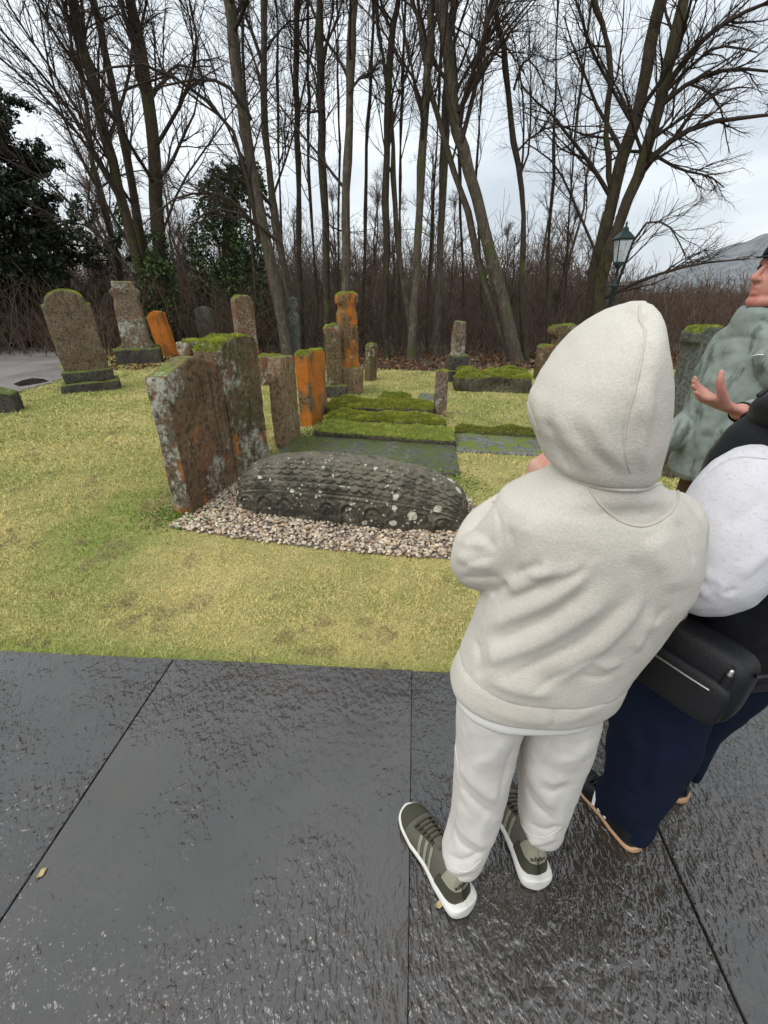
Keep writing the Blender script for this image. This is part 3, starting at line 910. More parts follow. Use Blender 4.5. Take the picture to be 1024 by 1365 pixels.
# ---- hogback: carved house-shaped stone with rows of tegulae and an arcade
def hogback():
    L = 1.76
    nu, nv = 460, 190
    u = np.linspace(-1, 1, nu)[:, None] * np.ones((1, nv))
    v = np.ones((nu, 1)) * np.linspace(0, 1, nv)[None]
    cl = np.clip(1 - np.abs(u) ** 9, 0, 1) ** 0.34
    w = 0.30 * (1 - 0.16 * np.abs(u) ** 2.2) * (0.35 + 0.65 * cl) * (cl > 0)
    w = np.where(np.abs(u) > 0.9999, 0.001, w)
    h = (0.42 - 0.115 * np.abs(u + 0.12) ** 2.3) * (0.12 + 0.88 * cl)
    ph = math.pi * v
    sx = np.sign(np.cos(ph)) * np.abs(np.cos(ph)) ** 0.60
    sz_ = np.sin(ph) ** 0.88
    X = u * L / 2; Y = -w * sx; Z = h * sz_ - 0.02
    P = np.stack([X, Y, Z], -1)
    du = np.gradient(P, axis=0); dv = np.gradient(P, axis=1)
    N = norm(np.cross(du, dv))
    N[N[..., 2] < -0.5] *= -1
    s = np.minimum(v, 1 - v) * 2                     # 0 base, 1 ridge
    D = np.zeros_like(X)
    edge = 0.40                                       # eaves
    rows = np.array([0.40, 0.50, 0.60, 0.70, 0.80, 0.90])
    for i, r0 in enumerate(rows):
        m = (s >= r0) & (s < r0 + 0.10)
        ft = (s - r0) / 0.10
        cell = X / 0.075 + 0.5 * (i % 2)
        cx_ = np.abs(cell - np.floor(cell) - 0.5) * 2
        lip = 0.25 + 0.45 * cx_ ** 2                  # scalloped lower edge of the tile
        D += m * np.where(ft > lip, 0.013 * (1 - 0.6 * (ft - lip)), -0.006) * (0.85 + 0.3 * fbm(np.stack([X.ravel() * 3, Y.ravel() * 3, np.full(X.size, i)], -1), 1, 2).reshape(X.shape))
    D -= 0.014 * np.exp(-((s - 0.375) / 0.012) ** 2)
    D += 0.010 * np.exp(-((s - 0.345) / 0.014) ** 2)
    cell = X / 0.165
    a = (cell - np.floor(cell) - 0.5) * 2             # arcade along the vertical side
    zz = (s - 0.05) / 0.27
    rr = np.hypot(a * 0.95, np.maximum(zz - 0.40, 0) * 1.75)
    on = (s > 0.04) & (s < 0.33)
    D += on * (0.012 * np.exp(-((rr - 0.80) / 0.11) ** 2) - 0.010 * (rr < 0.66))
    D += on * 0.008 * np.exp(-((rr - 0.35) / 0.1) ** 2) * (zz > 0.3)
    wear = np.clip(0.7 + 1.7 * fbm(P.reshape(-1, 3) + 9, 3.0, 3, 8).reshape(X.shape), 0.25, 1.2)
    D *= wear * np.clip((1 - np.abs(u)) * 9, 0, 1)
    Pf = P.reshape(-1, 3)
    D += (0.024 * fbm(Pf, 3.3, 4, 21) + 0.010 * fbm(Pf, 13, 3, 6) + 0.010 * fbm(Pf, 34, 3, 5)).reshape(X.shape)
    V = (P + N * D[..., None]).reshape(-1, 3)
    i = np.arange(nu - 1)[:, None] * nv; j = np.arange(nv - 1)[None]
    Q = np.stack([i + j, i + nv + j, i + nv + j + 1, i + j + 1], -1).reshape(-1, 4)
    me = mesh_np('hogback_gravestone', V, Q)
    b = NB('hogback_stone')
    vv = b.coord(rnd=False)
    fine = b.noise(vv, 42, 6, 0.65); big = b.noise(vv, 3, 5, 0.6)
    col = b.mix(b.ramp(big, 0.35, 0.65), (0.036, 0.031, 0.023), (0.072, 0.062, 0.045))
    col = b.mix(b.ramp(b.math('ADD', b.math('MULTIPLY', b.nz(), 0.22), b.noise(vv, 9, 5, 0.7)), 0.50, 0.78), col, (0.155, 0.137, 0.095))
    col = b.mix(b.ramp(fine, 0.52, 0.7, 0, 0.8), col, (0.02, 0.018, 0.014))
    wv = b.n('ShaderNodeVectorMath', operation='ADD')
    nn = b.n('ShaderNodeVectorMath', operation='SCALE')
    b.put(nn.inputs[0], b.noise(vv, 22, 3, out='Color')); nn.inputs['Scale'].default_value = 0.035
    b.put(wv.inputs[0], vv); b.put(wv.inputs[1], nn.outputs[0])
    keep = b.ramp(b.noise(vv, 2.3, 3), 0.45, 0.62, 0.07, 0.23)
    v1 = b.voro(wv.outputs[0], 7.5)
    l1 = b.ramp(b.math('SUBTRACT', v1, keep), -0.02, 0.03, 1, 0)
    v2 = b.voro(wv.outputs[0], 24)
    l2 = b.ramp(b.math('SUBTRACT', v2, b.ramp(b.noise(vv, 5, 3), 0.42, 0.65, 0.03, 0.25)), -0.03, 0.04, 1, 0)
    lic = b.mix(fine, (0.42, 0.41, 0.30), (0.68, 0.66, 0.55))
    col = b.mix(b.math('MAXIMUM', b.math('MULTIPLY', l1, 0.9), b.math('MULTIPLY', l2, 0.75)), col, lic)
    m = b.fin(col, 0.7, b.bump(fine, 0.7, 0.008))
    g0, g1 = G(311, 684)[:2], G(611, 716)[:2]
    d = norm(g1 - g0); pr = np.array((-d[1], d[0]))
    c = (g0 + g1) / 2 + pr * 0.27
    o = link('hogback_gravestone', me, m, None, (c[0], c[1], 0.0), (0, 0, math.atan2(d[1], d[0])))
    tag(o, 'long low carved hogback gravestone with pale lichen spots on gravel', 'gravestone')
hogback()
# ================================================================== TREES
def bark(name, c1, c2, moss=0.3, mossc=(0.07, 0.085, 0.02)):
    b = NB(name)
    v = b.coord(scale=(1, 1, 0.22)); v2 = b.coord()
    f = b.noise(v, 22, 6, 0.65); big = b.noise(v2, 2.2, 4)
    col = b.mix(b.ramp(f, 0.3, 0.7), c1, c2)
    col = b.mix(b.ramp(b.noise(v2, 7, 4), 0.55, 0.7, 0, 0.5), col, tuple(min(1, x * 1.7) for x in c2))
    if moss:
        col = b.mix(b.ramp(big, 0.62 - moss * 0.3, 0.75 - moss * 0.2, 0, 0.85), col, mossc)
    return b.fin(col, 0.9, b.bump(f, 0.9, 0.03))
B_GREY = bark('grey_bark', (0.055, 0.043, 0.031), (0.13, 0.105, 0.077), 0.25)
B_BROWN = bark('brown_bark', (0.032, 0.024, 0.017), (0.075, 0.056, 0.040), 0.3)
B_MOSSY = bark('mossy_bark', (0.034, 0.026, 0.017), (0.078, 0.058, 0.036), 0.5, (0.065, 0.065, 0.018))
B_TWIG = plain('twig_bark', (0.050, 0.036, 0.028), 0.9, 0.35, 3, 0.0)
B_SCRUB = plain('scrub_bark', (0.115, 0.078, 0.054), 0.9, 0.5, 0.8, 0.0)

def spawn(P, R, m, t0, t1, lf, ang, up=0.15, wig=0.16, K=5, rf=0.55, tip=0.25, lmin=0.0, even=False, L=None, rmin=0.0025):
    N, K0, _ = P.shape
    T = norm(np.gradient(P, axis=1))
    if L is None:
        L = np.linalg.norm(np.diff(P, axis=1), axis=-1).sum(1)
    t = np.sort(rng.uniform(t0, t1, (N, m)), axis=1)
    fi = t * (K0 - 1); i = np.minimum(fi.astype(int), K0 - 2); f = (fi - i)[..., None]
    n = np.arange(N)[:, None]
    base = P[n, i] * (1 - f) + P[n, i + 1] * f
    tan = T[n, i]
    r0 = R[n, i] * (1 - f[..., 0]) + R[n, i + 1] * f[..., 0]
    Lc = np.maximum(lmin, L[:, None] * lf * (1.15 - 0.7 * t) * rng.uniform(0.55, 1.25, (N, m)))
    base = base.reshape(-1, 3); tan = tan.reshape(-1, 3); r0 = r0.ravel(); Lc = Lc.ravel()
    M = len(base)
    q = rng.normal(size=(M, 3)); q = norm(q - tan * np.sum(q * tan, -1, keepdims=True))
    a = rng.normal(ang, ang * 0.25, M)[:, None]
    d = norm(np.cos(a) * tan + np.sin(a) * q + np.array((0, 0, up)))
    pts = [base]
    st = (Lc / (K - 1))[:, None]
    dr = rng.normal(0, wig * 0.6, (M, 3))
    for k in range(K - 1):
        d = norm(d + rng.normal(0, wig, (M, 3)) + dr + np.array((0, 0, up * 0.35)))
        pts.append(pts[-1] + d * st)
    P2 = np.stack(pts, 1)
    rb = np.maximum(np.minimum(r0 * rf, Lc * 0.018 + 0.003), rmin)
    R2 = np.maximum(rb[:, None] * np.linspace(1, tip, K)[None], rmin * 0.7)
    return P2, R2, Lc
def branch_mesh(name, levels, sides=(6, 4, 3, 3, 3)):
    return mesh_np(name, *join([tubes(P, R, s) for (P, R), s in zip(levels, sides)]))
def pxpath(pts, Y, yj=0.0, z0=None):
    """pixel path at distance Y -> 3D points; Y may be a list"""
    Ys = Y if isinstance(Y, (list, tuple)) else [Y + yj * i for i in range(len(pts))]
    return np.array([W(p[0], p[1], y) for p, y in zip(pts, Ys)])
def tree(name, label, trunks, limbs=(), m1=13, m2=10, m3=13, lf=0.27, mat=B_GREY, group=None, dens=1.0, extend=5.0, t0=0.25, ang=0.85, up=0.22, twig=0.0027):
    """trunks: list of (pixel path from the foot up, distance, foot radius, top radius)"""
    roots, pts, rads = [], [], []
    first = None
    crown = []
    parts = []
    for path, Y, r0, r1 in trunks:
        P = pxpath(path, Y)
        if first is None:
            first = np.array((P[0][0], P[0][1], 0.0))
            P[0][2] = -0.05
        top = norm(P[-1] - P[-2])
        for k in range(1, 4):
            top = norm(top + rng.normal(0, 0.06, 3) + np.array((0, 0, 0.15)))
            P = np.vstack([P, P[-1] + top * extend / 3])
        n = 26
        P = catmull(P, n)
        P[1:-1] += rng.normal(0, 0.012, (n - 2, 3))
        r0, r1 = r0 * 0.62, r1 * 0.60
        R = np.interp(np.linspace(0, 1, n), (0, 0.05, 0.2, 1), (r0 * 1.45, r0 * 1.12, r0, r1)) * (1 + rng.normal(0, 0.03, n))
        parts.append((P[None], R[None]))
    root = empty(name, first)
    off = first[None]
    tp = [tubes(P, R, 12) for P, R in parts]
    V, Q = join(tp)
    V = V + vnormals(V, Q[0]) * (fbm(V, 3.0, 3, 4) * 0.035)[:, None]
    link('trunk', mesh_np('trunk', V - off, Q), mat, root)
    lv = [[], [], [], []]
    for P, R in parts:
        a, b, L = spawn(P, R, m1, t0, 0.98, lf, ang, up, 0.13, 8, 0.40, 0.22, rmin=0.009)
        lv[0].append((a, b))
    for path, Y, r0, r1 in limbs:
        P = catmull(pxpath(path, Y), 8)
        lv[0].append((P[None], np.linspace(r0, r1, 8)[None]))
    P1 = np.concatenate([x[0] for x in lv[0]]); R1 = np.concatenate([x[1] for x in lv[0]])
    P2, R2, L2 = spawn(P1, R1, m2, 0.12, 0.98, 0.62, 0.60, up * 0.6, 0.11, 7, 0.55, 0.3, 0.5, rmin=0.0042)
    P3, R3, L3 = spawn(P2, R2, m3, 0.10, 1.0, 0.50, 0.62, 0.02, 0.15, 5, 0.55, 0.4, 0.3, rmin=twig)
    link('crown', branch_mesh('crown', [(P1 - off, R1), (P2 - off, R2), (P3 - off, R3)], (6, 4, 3)), B_TWIG, root)
    tag(root, label, 'tree', group)
    return root
# distances from where the trunks meet the ground at the wood edge (10 to 15 m)
tree('bare_tree', 'many stemmed mossy bare tree with ivied foot behind the leaning headstones',
     [([(219, 470), (217, 395), (210, 290), (204, 190), (190, 80), (172, -10)], 14.0, 0.27, 0.12),
      ([(215, 468), (196, 400), (166, 280), (135, 160), (108, 50), (93, -12)], 13.6, 0.22, 0.09),
      ([(218, 460), (200, 385), (176, 245), (150, 115), (124, -5)], 14.4, 0.17, 0.08)],
     [([(178, 300), (120, 200), (60, 130), (-20, 60)], [13.6, 13.2, 12.8, 12.5], 0.05, 0.012),
      ([(160, 262), (95, 150), (30, 70), (-30, 10)], [13.6, 13.4, 13.1, 12.8], 0.045, 0.012),
      ([(190, 380), (120, 300), (60, 240), (-10, 205)], [13.6, 13.2, 12.9, 12.5], 0.045, 0.01),
      ([(205, 200), (245, 130), (262, 60), (250, -10)], [14, 13.8, 13.6, 13.5], 0.055, 0.02),
      ([(204, 160), (180, 90), (190, 30), (198, -10)], [14, 13.9, 13.8, 13.7], 0.05, 0.02),
      ([(175, 330), (110, 215), (70, 110), (50, -10)], [13.6, 13.4, 13.2, 13.0], 0.04, 0.012),
      ([(150, 220), (80, 110), (20, 20), (0, -20)], [13.6, 13.4, 13.2, 13.0], 0.04, 0.012),
      ([(210, 330), (240, 250), (280, 190), (330, 120)], [14, 14, 14, 14], 0.035, 0.01)],
     m1=11, mat=B_MOSSY, ang=0.75)
tree('bare_tree', 'stout grey trunk leaning left behind the pale topped reddish headstone',
     [([(386, 472), (371, 395), (346, 280), (326, 165), (312, 60), (302, -12)], 11.6, 0.20, 0.11)],
     [([(345, 325), (318, 190), (255, 118), (180, 84), (118, 104)], [11.6, 11.4, 11.2, 11, 10.8], 0.05, 0.012),
      ([(335, 160), (300, 112), (250, 108), (200, 120)], [11.6, 11.3, 11.1, 11.0], 0.045, 0.012),
      ([(340, 300), (300, 262), (240, 262), (190, 300)], [11.6, 11.3, 11.1, 11.0], 0.04, 0.012),
      ([(370, 322), (330, 290), (280, 280), (240, 320)], [11.6, 11.3, 11.1, 11.0], 0.035, 0.010)], m1=9)
tree('bare_tree', 'slim grey trunk just right of the stout left leaning trunk',
     [([(396, 476), (386, 395), (366, 285), (353, 150), (351, -12)], 12.2, 0.13, 0.07)],
     [([(352, 90), (335, 40), (320, 5), (305, -30)], 12.2, 0.04, 0.015)], m1=9)
tree('bare_tree', 'thin dark trunk behind the tall thin grey headstone',
     [([(404, 480), (400, 395), (398, 250), (395, 120), (396, -12)], 12.8, 0.11, 0.06)], m1=9, mat=B_BROWN)
tree('bare_tree', 'straight dark trunk left of the tall orange pillar gravestone',
     [([(437, 482), (436, 395), (431, 240), (428, 100), (426, -12)], 11.8, 0.135, 0.08)],
     [([(430, 270), (440, 330), (452, 360), (470, 352)], 11.7, 0.03, 0.01), ([(433, 145), (415, 150), (400, 148), (385, 170)], 11.7, 0.025, 0.01)], m1=9, mat=B_BROWN)
tree('bare_tree', 'straight grey trunk directly behind the tall orange pillar gravestone',
     [([(458, 486), (460, 390), (462, 250), (467, 100), (471, -12)], 11.4, 0.14, 0.08)],
     [([(465, 125), (482, 102), (500, 105), (510, 150)], 11.3, 0.028, 0.01)], m1=9)
tree('bare_tree', 'dark slender trunk behind the knee high narrow mossy stone',
     [([(516, 488), (514, 400), (516, 200), (521, 60), (533, -12)], 12.0, 0.125, 0.06)], m1=9, mat=B_BROWN)
tree('bare_tree', 'twin grey trunks rising straight behind the short lichened post',
     [([(548, 490), (553, 395), (562, 215), (572, 75), (577, -12)], 11.6, 0.155, 0.08),
      ([(556, 488), (540, 400), (528, 300), (523, 180), (508, 60), (500, -12)], 12.2, 0.09, 0.05)], m1=9)
tree('bare_tree', 'tall grey trunk behind the small reddish obelisk',
     [([(580, 492), (585, 385), (592, 215), (598, 60), (607, -12)], 12.6, 0.15, 0.08)], m1=9)
tree('bare_tree', 'big curved trunk leaning left over the long mossy slab',
     [([(690, 484), (668, 395), (633, 252), (608, 165), (598, 75), (586, -12)], 11.4, 0.21, 0.12),
      ([(684, 484), (650, 390), (617, 262), (596, 200), (575, 120), (560, 40), (548, -12)], 11.6, 0.11, 0.045)],
     [([(610, 150), (640, 90), (670, 60), (700, 100)], 11.3, 0.035, 0.01), ([(615, 190), (635, 110), (650, 30), (660, -10)], 11.3, 0.05, 0.03)], m1=10, mat=B_GREY)
tree('bare_tree', 'sinuous thin trunk right of the big curved leaning trunk',
     [([(700, 486), (695, 390), (697, 280), (683, 175), (672, 75), (656, -12)], 11.8, 0.105, 0.05)],
     [([(685, 120), (700, 80), (720, 100), (735, 150)], 11.6, 0.025, 0.008)], m1=9, mat=B_BROWN)
tree('bare_tree', 'mossy bare tree with forked trunk and wide limbs beside the lamp post',
     [([(786, 490), (792, 390), (822, 240), (852, 140), (881, 0)], 12.2, 0.23, 0.12),
      ([(790, 490), (807, 350), (852, 230), (883, 125), (914, -10)], 11.9, 0.20, 0.11),
      ([(816, 270), (809, 180), (813, 80), (792, 0)], 12.2, 0.09, 0.04)],
     [([(845, 245), (880, 200), (940, 165), (1060, 150)], [11.9, 11.6, 11.3, 11.0], 0.085, 0.02),
      ([(872, 150), (920, 110), (980, 92), (1060, 100)], [11.9, 11.6, 11.3, 11.0], 0.06, 0.015),
      ([(885, 120), (930, 60), (985, 20), (1060, -10)], [11.9, 11.6, 11.3, 11.0], 0.07, 0.02),
      ([(862, 200), (905, 225), (945, 235), (965, 250)], [11.9, 11.6, 11.4, 11.2], 0.035, 0.01),
      ([(880, 130), (925, 85), (960, 62), (1010, 70)], [11.9, 11.5, 11.2, 11.0], 0.04, 0.012),
      ([(800, 400), (860, 372), (930, 352), (1000, 345)], [12, 11.4, 11, 10.8], 0.05, 0.012),
      ([(810, 420), (850, 310), (890, 300), (915, 345)], [12, 11.4, 11, 10.8], 0.035, 0.01),
      ([(840, 160), (790, 70), (775, 20), (760, -20)], 12.2, 0.04, 0.015),
      ([(800, 350), (770, 280), (740, 220), (700, 190)], 12, 0.035, 0.01)], m1=10, mat=B_MOSSY, up=0.05)

for (x0, x1, x2, Y, r, lb) in (
        (338, 330, 322, 13.6, 0.06, 'thin sapling between the ivy covered tree and the stout left leaning trunk'),
        (376, 372, 368, 14.2, 0.055, 'thin sapling right behind the stout left leaning trunk'),
        (420, 412, 410, 13.4, 0.06, 'thin dark sapling between two straight dark trunks'),
        (447, 452, 449, 14.5, 0.05, 'thin sapling left of the trunk behind the orange pillar'),
        (482, 488, 500, 13.2, 0.07, 'slender dark tree right of the trunk behind the orange pillar'),
        (531, 533, 541, 13.8, 0.065, 'slender dark tree left of the twin grey trunks'),
        (568, 580, 592, 14.6, 0.055, 'thin sapling right behind the twin grey trunks'),
        (616, 612, 604, 13.5, 0.06, 'slender tree between the obelisk and the big curved trunk'),
        (640, 636, 650, 14.8, 0.05, 'thin sapling left of the big curved leaning trunk'),
        (727, 738, 744, 13.6, 0.055, 'slender tree right of the sinuous thin trunk'),
        (752, 762, 790, 14.4, 0.05, 'thin sapling left of the forked mossy tree')):
    tree('slender_tree', lb, [([(x0, 486), (x0 + 2, 400), (x1, 230), ((x1 + x2) / 2, 110), (x2, -12)], Y, r, r * 0.5)], m1=8, m2=8, m3=8, mat=B_BROWN, extend=3.0)

# background bare trees, farther into the wood
def wood_tree_mesh(h, r, seedm):
    P = np.zeros((1, 14, 3)); P[0, :, 2] = np.linspace(-0.1, h, 14)
    P[0, 1:, :2] += np.cumsum(rng.normal(0, 0.07, (13, 2)), 0)
    R = np.linspace(r, r * 0.3, 14)[None]
    tm = mesh_np('trunk', *tubes(P, R, 8))
    P1, R1, _ = spawn(P, R, 18, 0.12, 0.98, 0.30, 0.75, 0.25, 0.14, 7, 0.5, 0.25, rmin=0.011)
    P2, R2, _ = spawn(P1, R1, 10, 0.1, 0.98, 0.45, 0.7, 0.1, 0.17, 5, 0.6, 0.3, 0.4, rmin=0.008)
    P3, R3, _ = spawn(P2, R2, 7, 0.1, 1.0, 0.5, 0.65, 0.08, 0.2, 4, 0.6, 0.5, 0.3, rmin=0.0065)
    return tm, branch_mesh('crown', [(P1, R1), (P2, R2), (P3, R3)], (5, 3, 3))
kinds = [wood_tree_mesh(h, r, 0) for h, r in ((9.5, 0.12), (8.0, 0.10), (11.0, 0.15), (6.5, 0.08), (7.5, 0.09))]
for k in range(46):
    Y = rng.uniform(15.5, 30)
    x = rng.uniform(-0.80, 0.95) * Y
    if x > 0.42 * Y:
        continue
    tm, cm = kinds[k % len(kinds)]
    root = empty('wood_tree', (x, Y, 0), (0, 0, rng.uniform(0, 6.28)))
    s = rng.uniform(0.42, 0.78)
    root.scale = (s, s, s)
    o = link('trunk', tm, None, root); 
    c = link('crown', cm, None, root)
    wx = proj(np.array((x, Y, 1.0)))[0]
    near_to = [n_ for lim, n_ in ((90, 'the dark yew tree'), (185, 'the leaning round topped headstone'), (262, 'the many stemmed mossy tree'), (335, 'the ivy covered tree'), (415, 'the stout left leaning trunk'), (490, 'the tall orange pillar gravestone'), (565, 'the twin grey trunks'), (640, 'the small reddish obelisk'), (715, 'the big curved leaning trunk'), (1200, 'the forked tree by the lamp post')) if wx < lim][0]
    hw = 'tall' if s * (9.5, 8.0, 11.0, 6.5, 7.5)[k % 5] > 5.6 else 'short'
    tag(root, hw + ' leafless brown tree inside the wood behind ' + near_to, 'tree', 'bare trees inside the wood')
for tm, cm in kinds:
    tm.materials.append(B_BROWN); cm.materials.append(B_SCRUB)

# brushwood: the brown tangle of stems at the foot of the wood
def scrub():
    def field(n, y0, y1, h0, h1, rad, xr=(-0.95, 1.15), sub=7):
        Y = np.sqrt(rng.uniform(y0 ** 2, y1 ** 2, n)); X = rng.uniform(*xr, n) * Y
        base = np.stack([X, Y, np.full(n, -0.03)], -1)
        hh = rng.uniform(h0, h1, n) * rng.uniform(0.5, 1, n) * np.interp(X / Y, (0.38, 0.52), (1, 0.5))
        d = norm(np.stack([rng.normal(0, 0.28, n), rng.normal(0, 0.28, n), np.ones(n)], -1))
        pts = [base]; K = 6
        dr = rng.normal(0, 0.08, (n, 3))
        for k in range(K - 1):
            d = norm(d + rng.normal(0, 0.11, (n, 3)) + dr)
            pts.append(pts[-1] + d * (hh / (K - 1))[:, None])
        P = np.stack(pts, 1)
        R = (rad * rng.uniform(0.5, 1.6, n))[:, None] * np.linspace(1, 0.3, K)[None]
        P2, R2, _ = spawn(P, R, sub, 0.15, 1.0, 0.42, 0.6, 0.1, 0.2, 4, 0.6, 0.5, rmin=rad * 0.36)
        return [(P, R, 4), (P2, R2, 3)]
    lim = lambda f: f
    parts = field(2600, 12.2, 17, 0.5, 2.6, 0.011) + field(3600, 16, 26, 1.2, 4.5, 0.017) + field(4200, 25, 48, 2.5, 7.0, 0.034, sub=8)
    parts += field(900, 13, 22, 1.0, 3.0, 0.010, xr=(-1.0, -0.25))
    V, Q = join([tubes(P, R, s) for P, R, s in parts])
    tag(link('undergrowth', mesh_np('undergrowth', V, Q), B_SCRUB), 'dense brown leafless undergrowth filling the wood behind the graves', 'undergrowth', kind='stuff')
    # fallen branches and dry leaves at the wood edge
scrub()

# ---- leaf helpers
def leaves(name, P, size, cols, mat, parent, nrm=None, off=None, asp=1.6):
    n = len(P)
    d = norm(rng.normal(size=(n, 3)) if nrm is None else nrm + rng.normal(0, 0.6, (n, 3)))
    s = norm(np.cross(d, rng.normal(size=(n, 3))))
    t = np.cross(d, s)
    sz = size * rng.uniform(0.6, 1.35, n)[:, None]
    V = np.stack([P - s * sz * asp * 0.5, P - t * sz * 0.45, P + s * sz * asp * 0.5, P + t * sz * 0.45], 1)
    if off is not None:
        V = V - off
    me = mesh_np(name, V.reshape(-1, 3), np.arange(n * 4).reshape(-1, 4), False)
    color_attr(me, np.repeat(cols, 4, 0))
    return link(name, me, mat, parent)
M_LEAF = leafy('evergreen_leaf', rough=0.45)
# dark yew on the left: boughs of flat sprays
def yew():
    base = np.array((-12.3, 15.5, 0.0))
    root = empty('yew_tree', base)
    hT = 7.0
    P = np.zeros((1, 12, 3)); P[0, :, 2] = np.linspace(-0.1, hT, 12); P[0, 1:, :2] = np.cumsum(rng.normal(0, 0.06, (11, 2)), 0)
    R = np.linspace(0.42, 0.04, 12)[None]
    link('trunk', mesh_np('trunk', *tubes(P, R, 12)), B_BROWN, root)
    P1, R1, _ = spawn(P, R, 120, 0.02, 0.97, 0.56, 1.25, 0.10, 0.08, 8, 0.5, 0.2, rmin=0.012)
    P1[:, :, 2] -= (np.linspace(0, 1, 8) ** 2 * 0.9)[None]
    P2, R2, _ = spawn(P1, R1, 9, 0.25, 1.0, 0.40, 0.8, -0.08, 0.12, 5, 0.6, 0.3, 0.5, rmin=0.006)
    link('bough', branch_mesh('bough', [(P1, R1), (P2, R2)], (5, 3)), B_BROWN, root)
    n = 150000
    i = rng.integers(0, len(P2), n); t = rng.uniform(0.1, 1.05, n) * 4; k = np.minimum(t.astype(int), 3); f = (t - k)[:, None]
    pos = P2[i, k] * (1 - f) + P2[i, k + 1] * f + rng.normal(0, 0.085, (n, 3)) * np.array((1, 1, 0.6))
    clump = fbm(pos, 1.6, 3, 6)
    c = np.array((0.026, 0.036, 0.015)) * (1 + clump * 1.3 + rng.normal(0, 0.3, n)).clip(0.3, 2.4)[:, None]
    leaves('foliage', pos, 0.058, c, M_LEAF, root, asp=2.6)
    tag(root, 'dark evergreen yew tree spreading beside the gravel track', 'tree')
yew()
def ivy_column(name, label, path, Y, r, h_frac, n, root=None, leaf=0.07, spread=1.0):
    P = catmull(pxpath(path, Y), 30)
    if root is None:
        root = empty(name, (P[0][0], P[0][1], 0))
        off = np.array((P[0][0], P[0][1], 0.0))
        Pt = P[None] - off; Rt = np.linspace(r * 0.35, r * 0.12, 30)[None]
        link('trunk', mesh_np('trunk', *tubes(Pt, Rt, 10)), B_BROWN, root)
        P1, R1, _ = spawn(Pt, Rt, 24, 0.2, 0.98, 0.2, 0.9, 0.2, 0.15, 6, 0.5, 0.25, rmin=0.01)
        P2, R2, _ = spawn(P1, R1, 6, 0.2, 1, 0.5, 0.7, 0.1, 0.2, 4, 0.6, 0.4, 0.3, rmin=0.006)
        link('crown', branch_mesh('crown', [(P1, R1), (P2, R2)], (5, 3)), B_TWIG, root)
        tag(root, label, 'tree')
    else:
        off = np.array(root.location)
    i = rng.integers(0, 30, n)
    prof = (0.55 + 0.75 * np.sin(np.linspace(0.15, 1, 30) * math.pi) ** 0.7) * r
    an = rng.uniform(0, 6.283, n)
    rr = prof[i] * np.sqrt(rng.uniform(0.05, 1.0, n)) * spread
    pos = P[i] + np.stack([np.cos(an) * rr, np.sin(an) * rr, rng.normal(0, 0.12, n)], -1)
    keep = fbm(pos, 1.9, 3, 12) > -0.10
    pos = pos[keep]; n = len(pos)
    cl = fbm(pos, 2.5, 3, 15)
    c = np.array((0.045, 0.075, 0.022)) * (1 + cl * 1.6 + rng.normal(0, 0.3, n)).clip(0.3, 2.6)[:, None]
    yl = rng.random(n) < 0.08
    c[yl] = (0.12, 0.13, 0.03)
    leaves('ivy', pos, leaf, c, M_LEAF, root, off=off)
    return root
ivy_column('ivied_tree', 'ivy covered tree with dark green leaves behind the grey green headstone', [(306, 466), (308, 400), (306, 330), (310, 270), (316, 225)], 15.5, 0.95, 1, 17000)
for o in [o for o in COL.objects if o.name.startswith('bare_tree') and 'ivied foot' in o.get('label', '')]:
    ivy_column('', '', [(220, 468), (216, 420), (212, 370), (206, 320)], 13.9, 0.42, 1, 6500, root=o, leaf=0.06)
    ivy_column('', '', [(205, 430), (190, 390), (172, 330), (160, 280)], 13.6, 0.22, 1, 2000, root=o, leaf=0.05)

# evergreen shrubs low in the wood
for j, (x, y, Y, r, lb) in enumerate(((250, 455, 14.8, 0.7, 'low straggly green bush between the orange headstone and the ivy covered tree'), (470, 470, 16, 0.8, 'small yellowish green bush deep in the wood behind the orange pillar'), (340, 466, 16.5, 0.8, 'olive green bush behind the round topped reddish headstone'))):
    c = W(x, y, Y); c[2] = 0
    root = empty('bush', c)
    P = np.zeros((14, 5, 3)); d = norm(np.column_stack([rng.normal(0, 0.5, (14, 2)), np.ones(14)]))
    P[:] = d[:, None] * np.linspace(0, r * 1.5, 5)[None, :, None]
    R = np.full((14, 5), 0.012)
    P2, R2, _ = spawn(P, R, 9, 0.2, 1, 0.5, 0.7, 0.1, 0.2, 4, 0.6, 0.5, rmin=0.004)
    link('stem', branch_mesh('stem', [(P, R), (P2, R2)], (4, 3)), B_TWIG, root)
    pos = P2[rng.integers(0, len(P2), 1500), rng.integers(1, 4, 1500)] + rng.normal(0, 0.07, (1500, 3))
    cc = np.array((0.08, 0.095, 0.028)) * rng.uniform(0.4, 1.6, (1500, 1))
    leaves('foliage', pos, 0.05, cc, M_LEAF, root)
    tag(root, lb, 'bush')

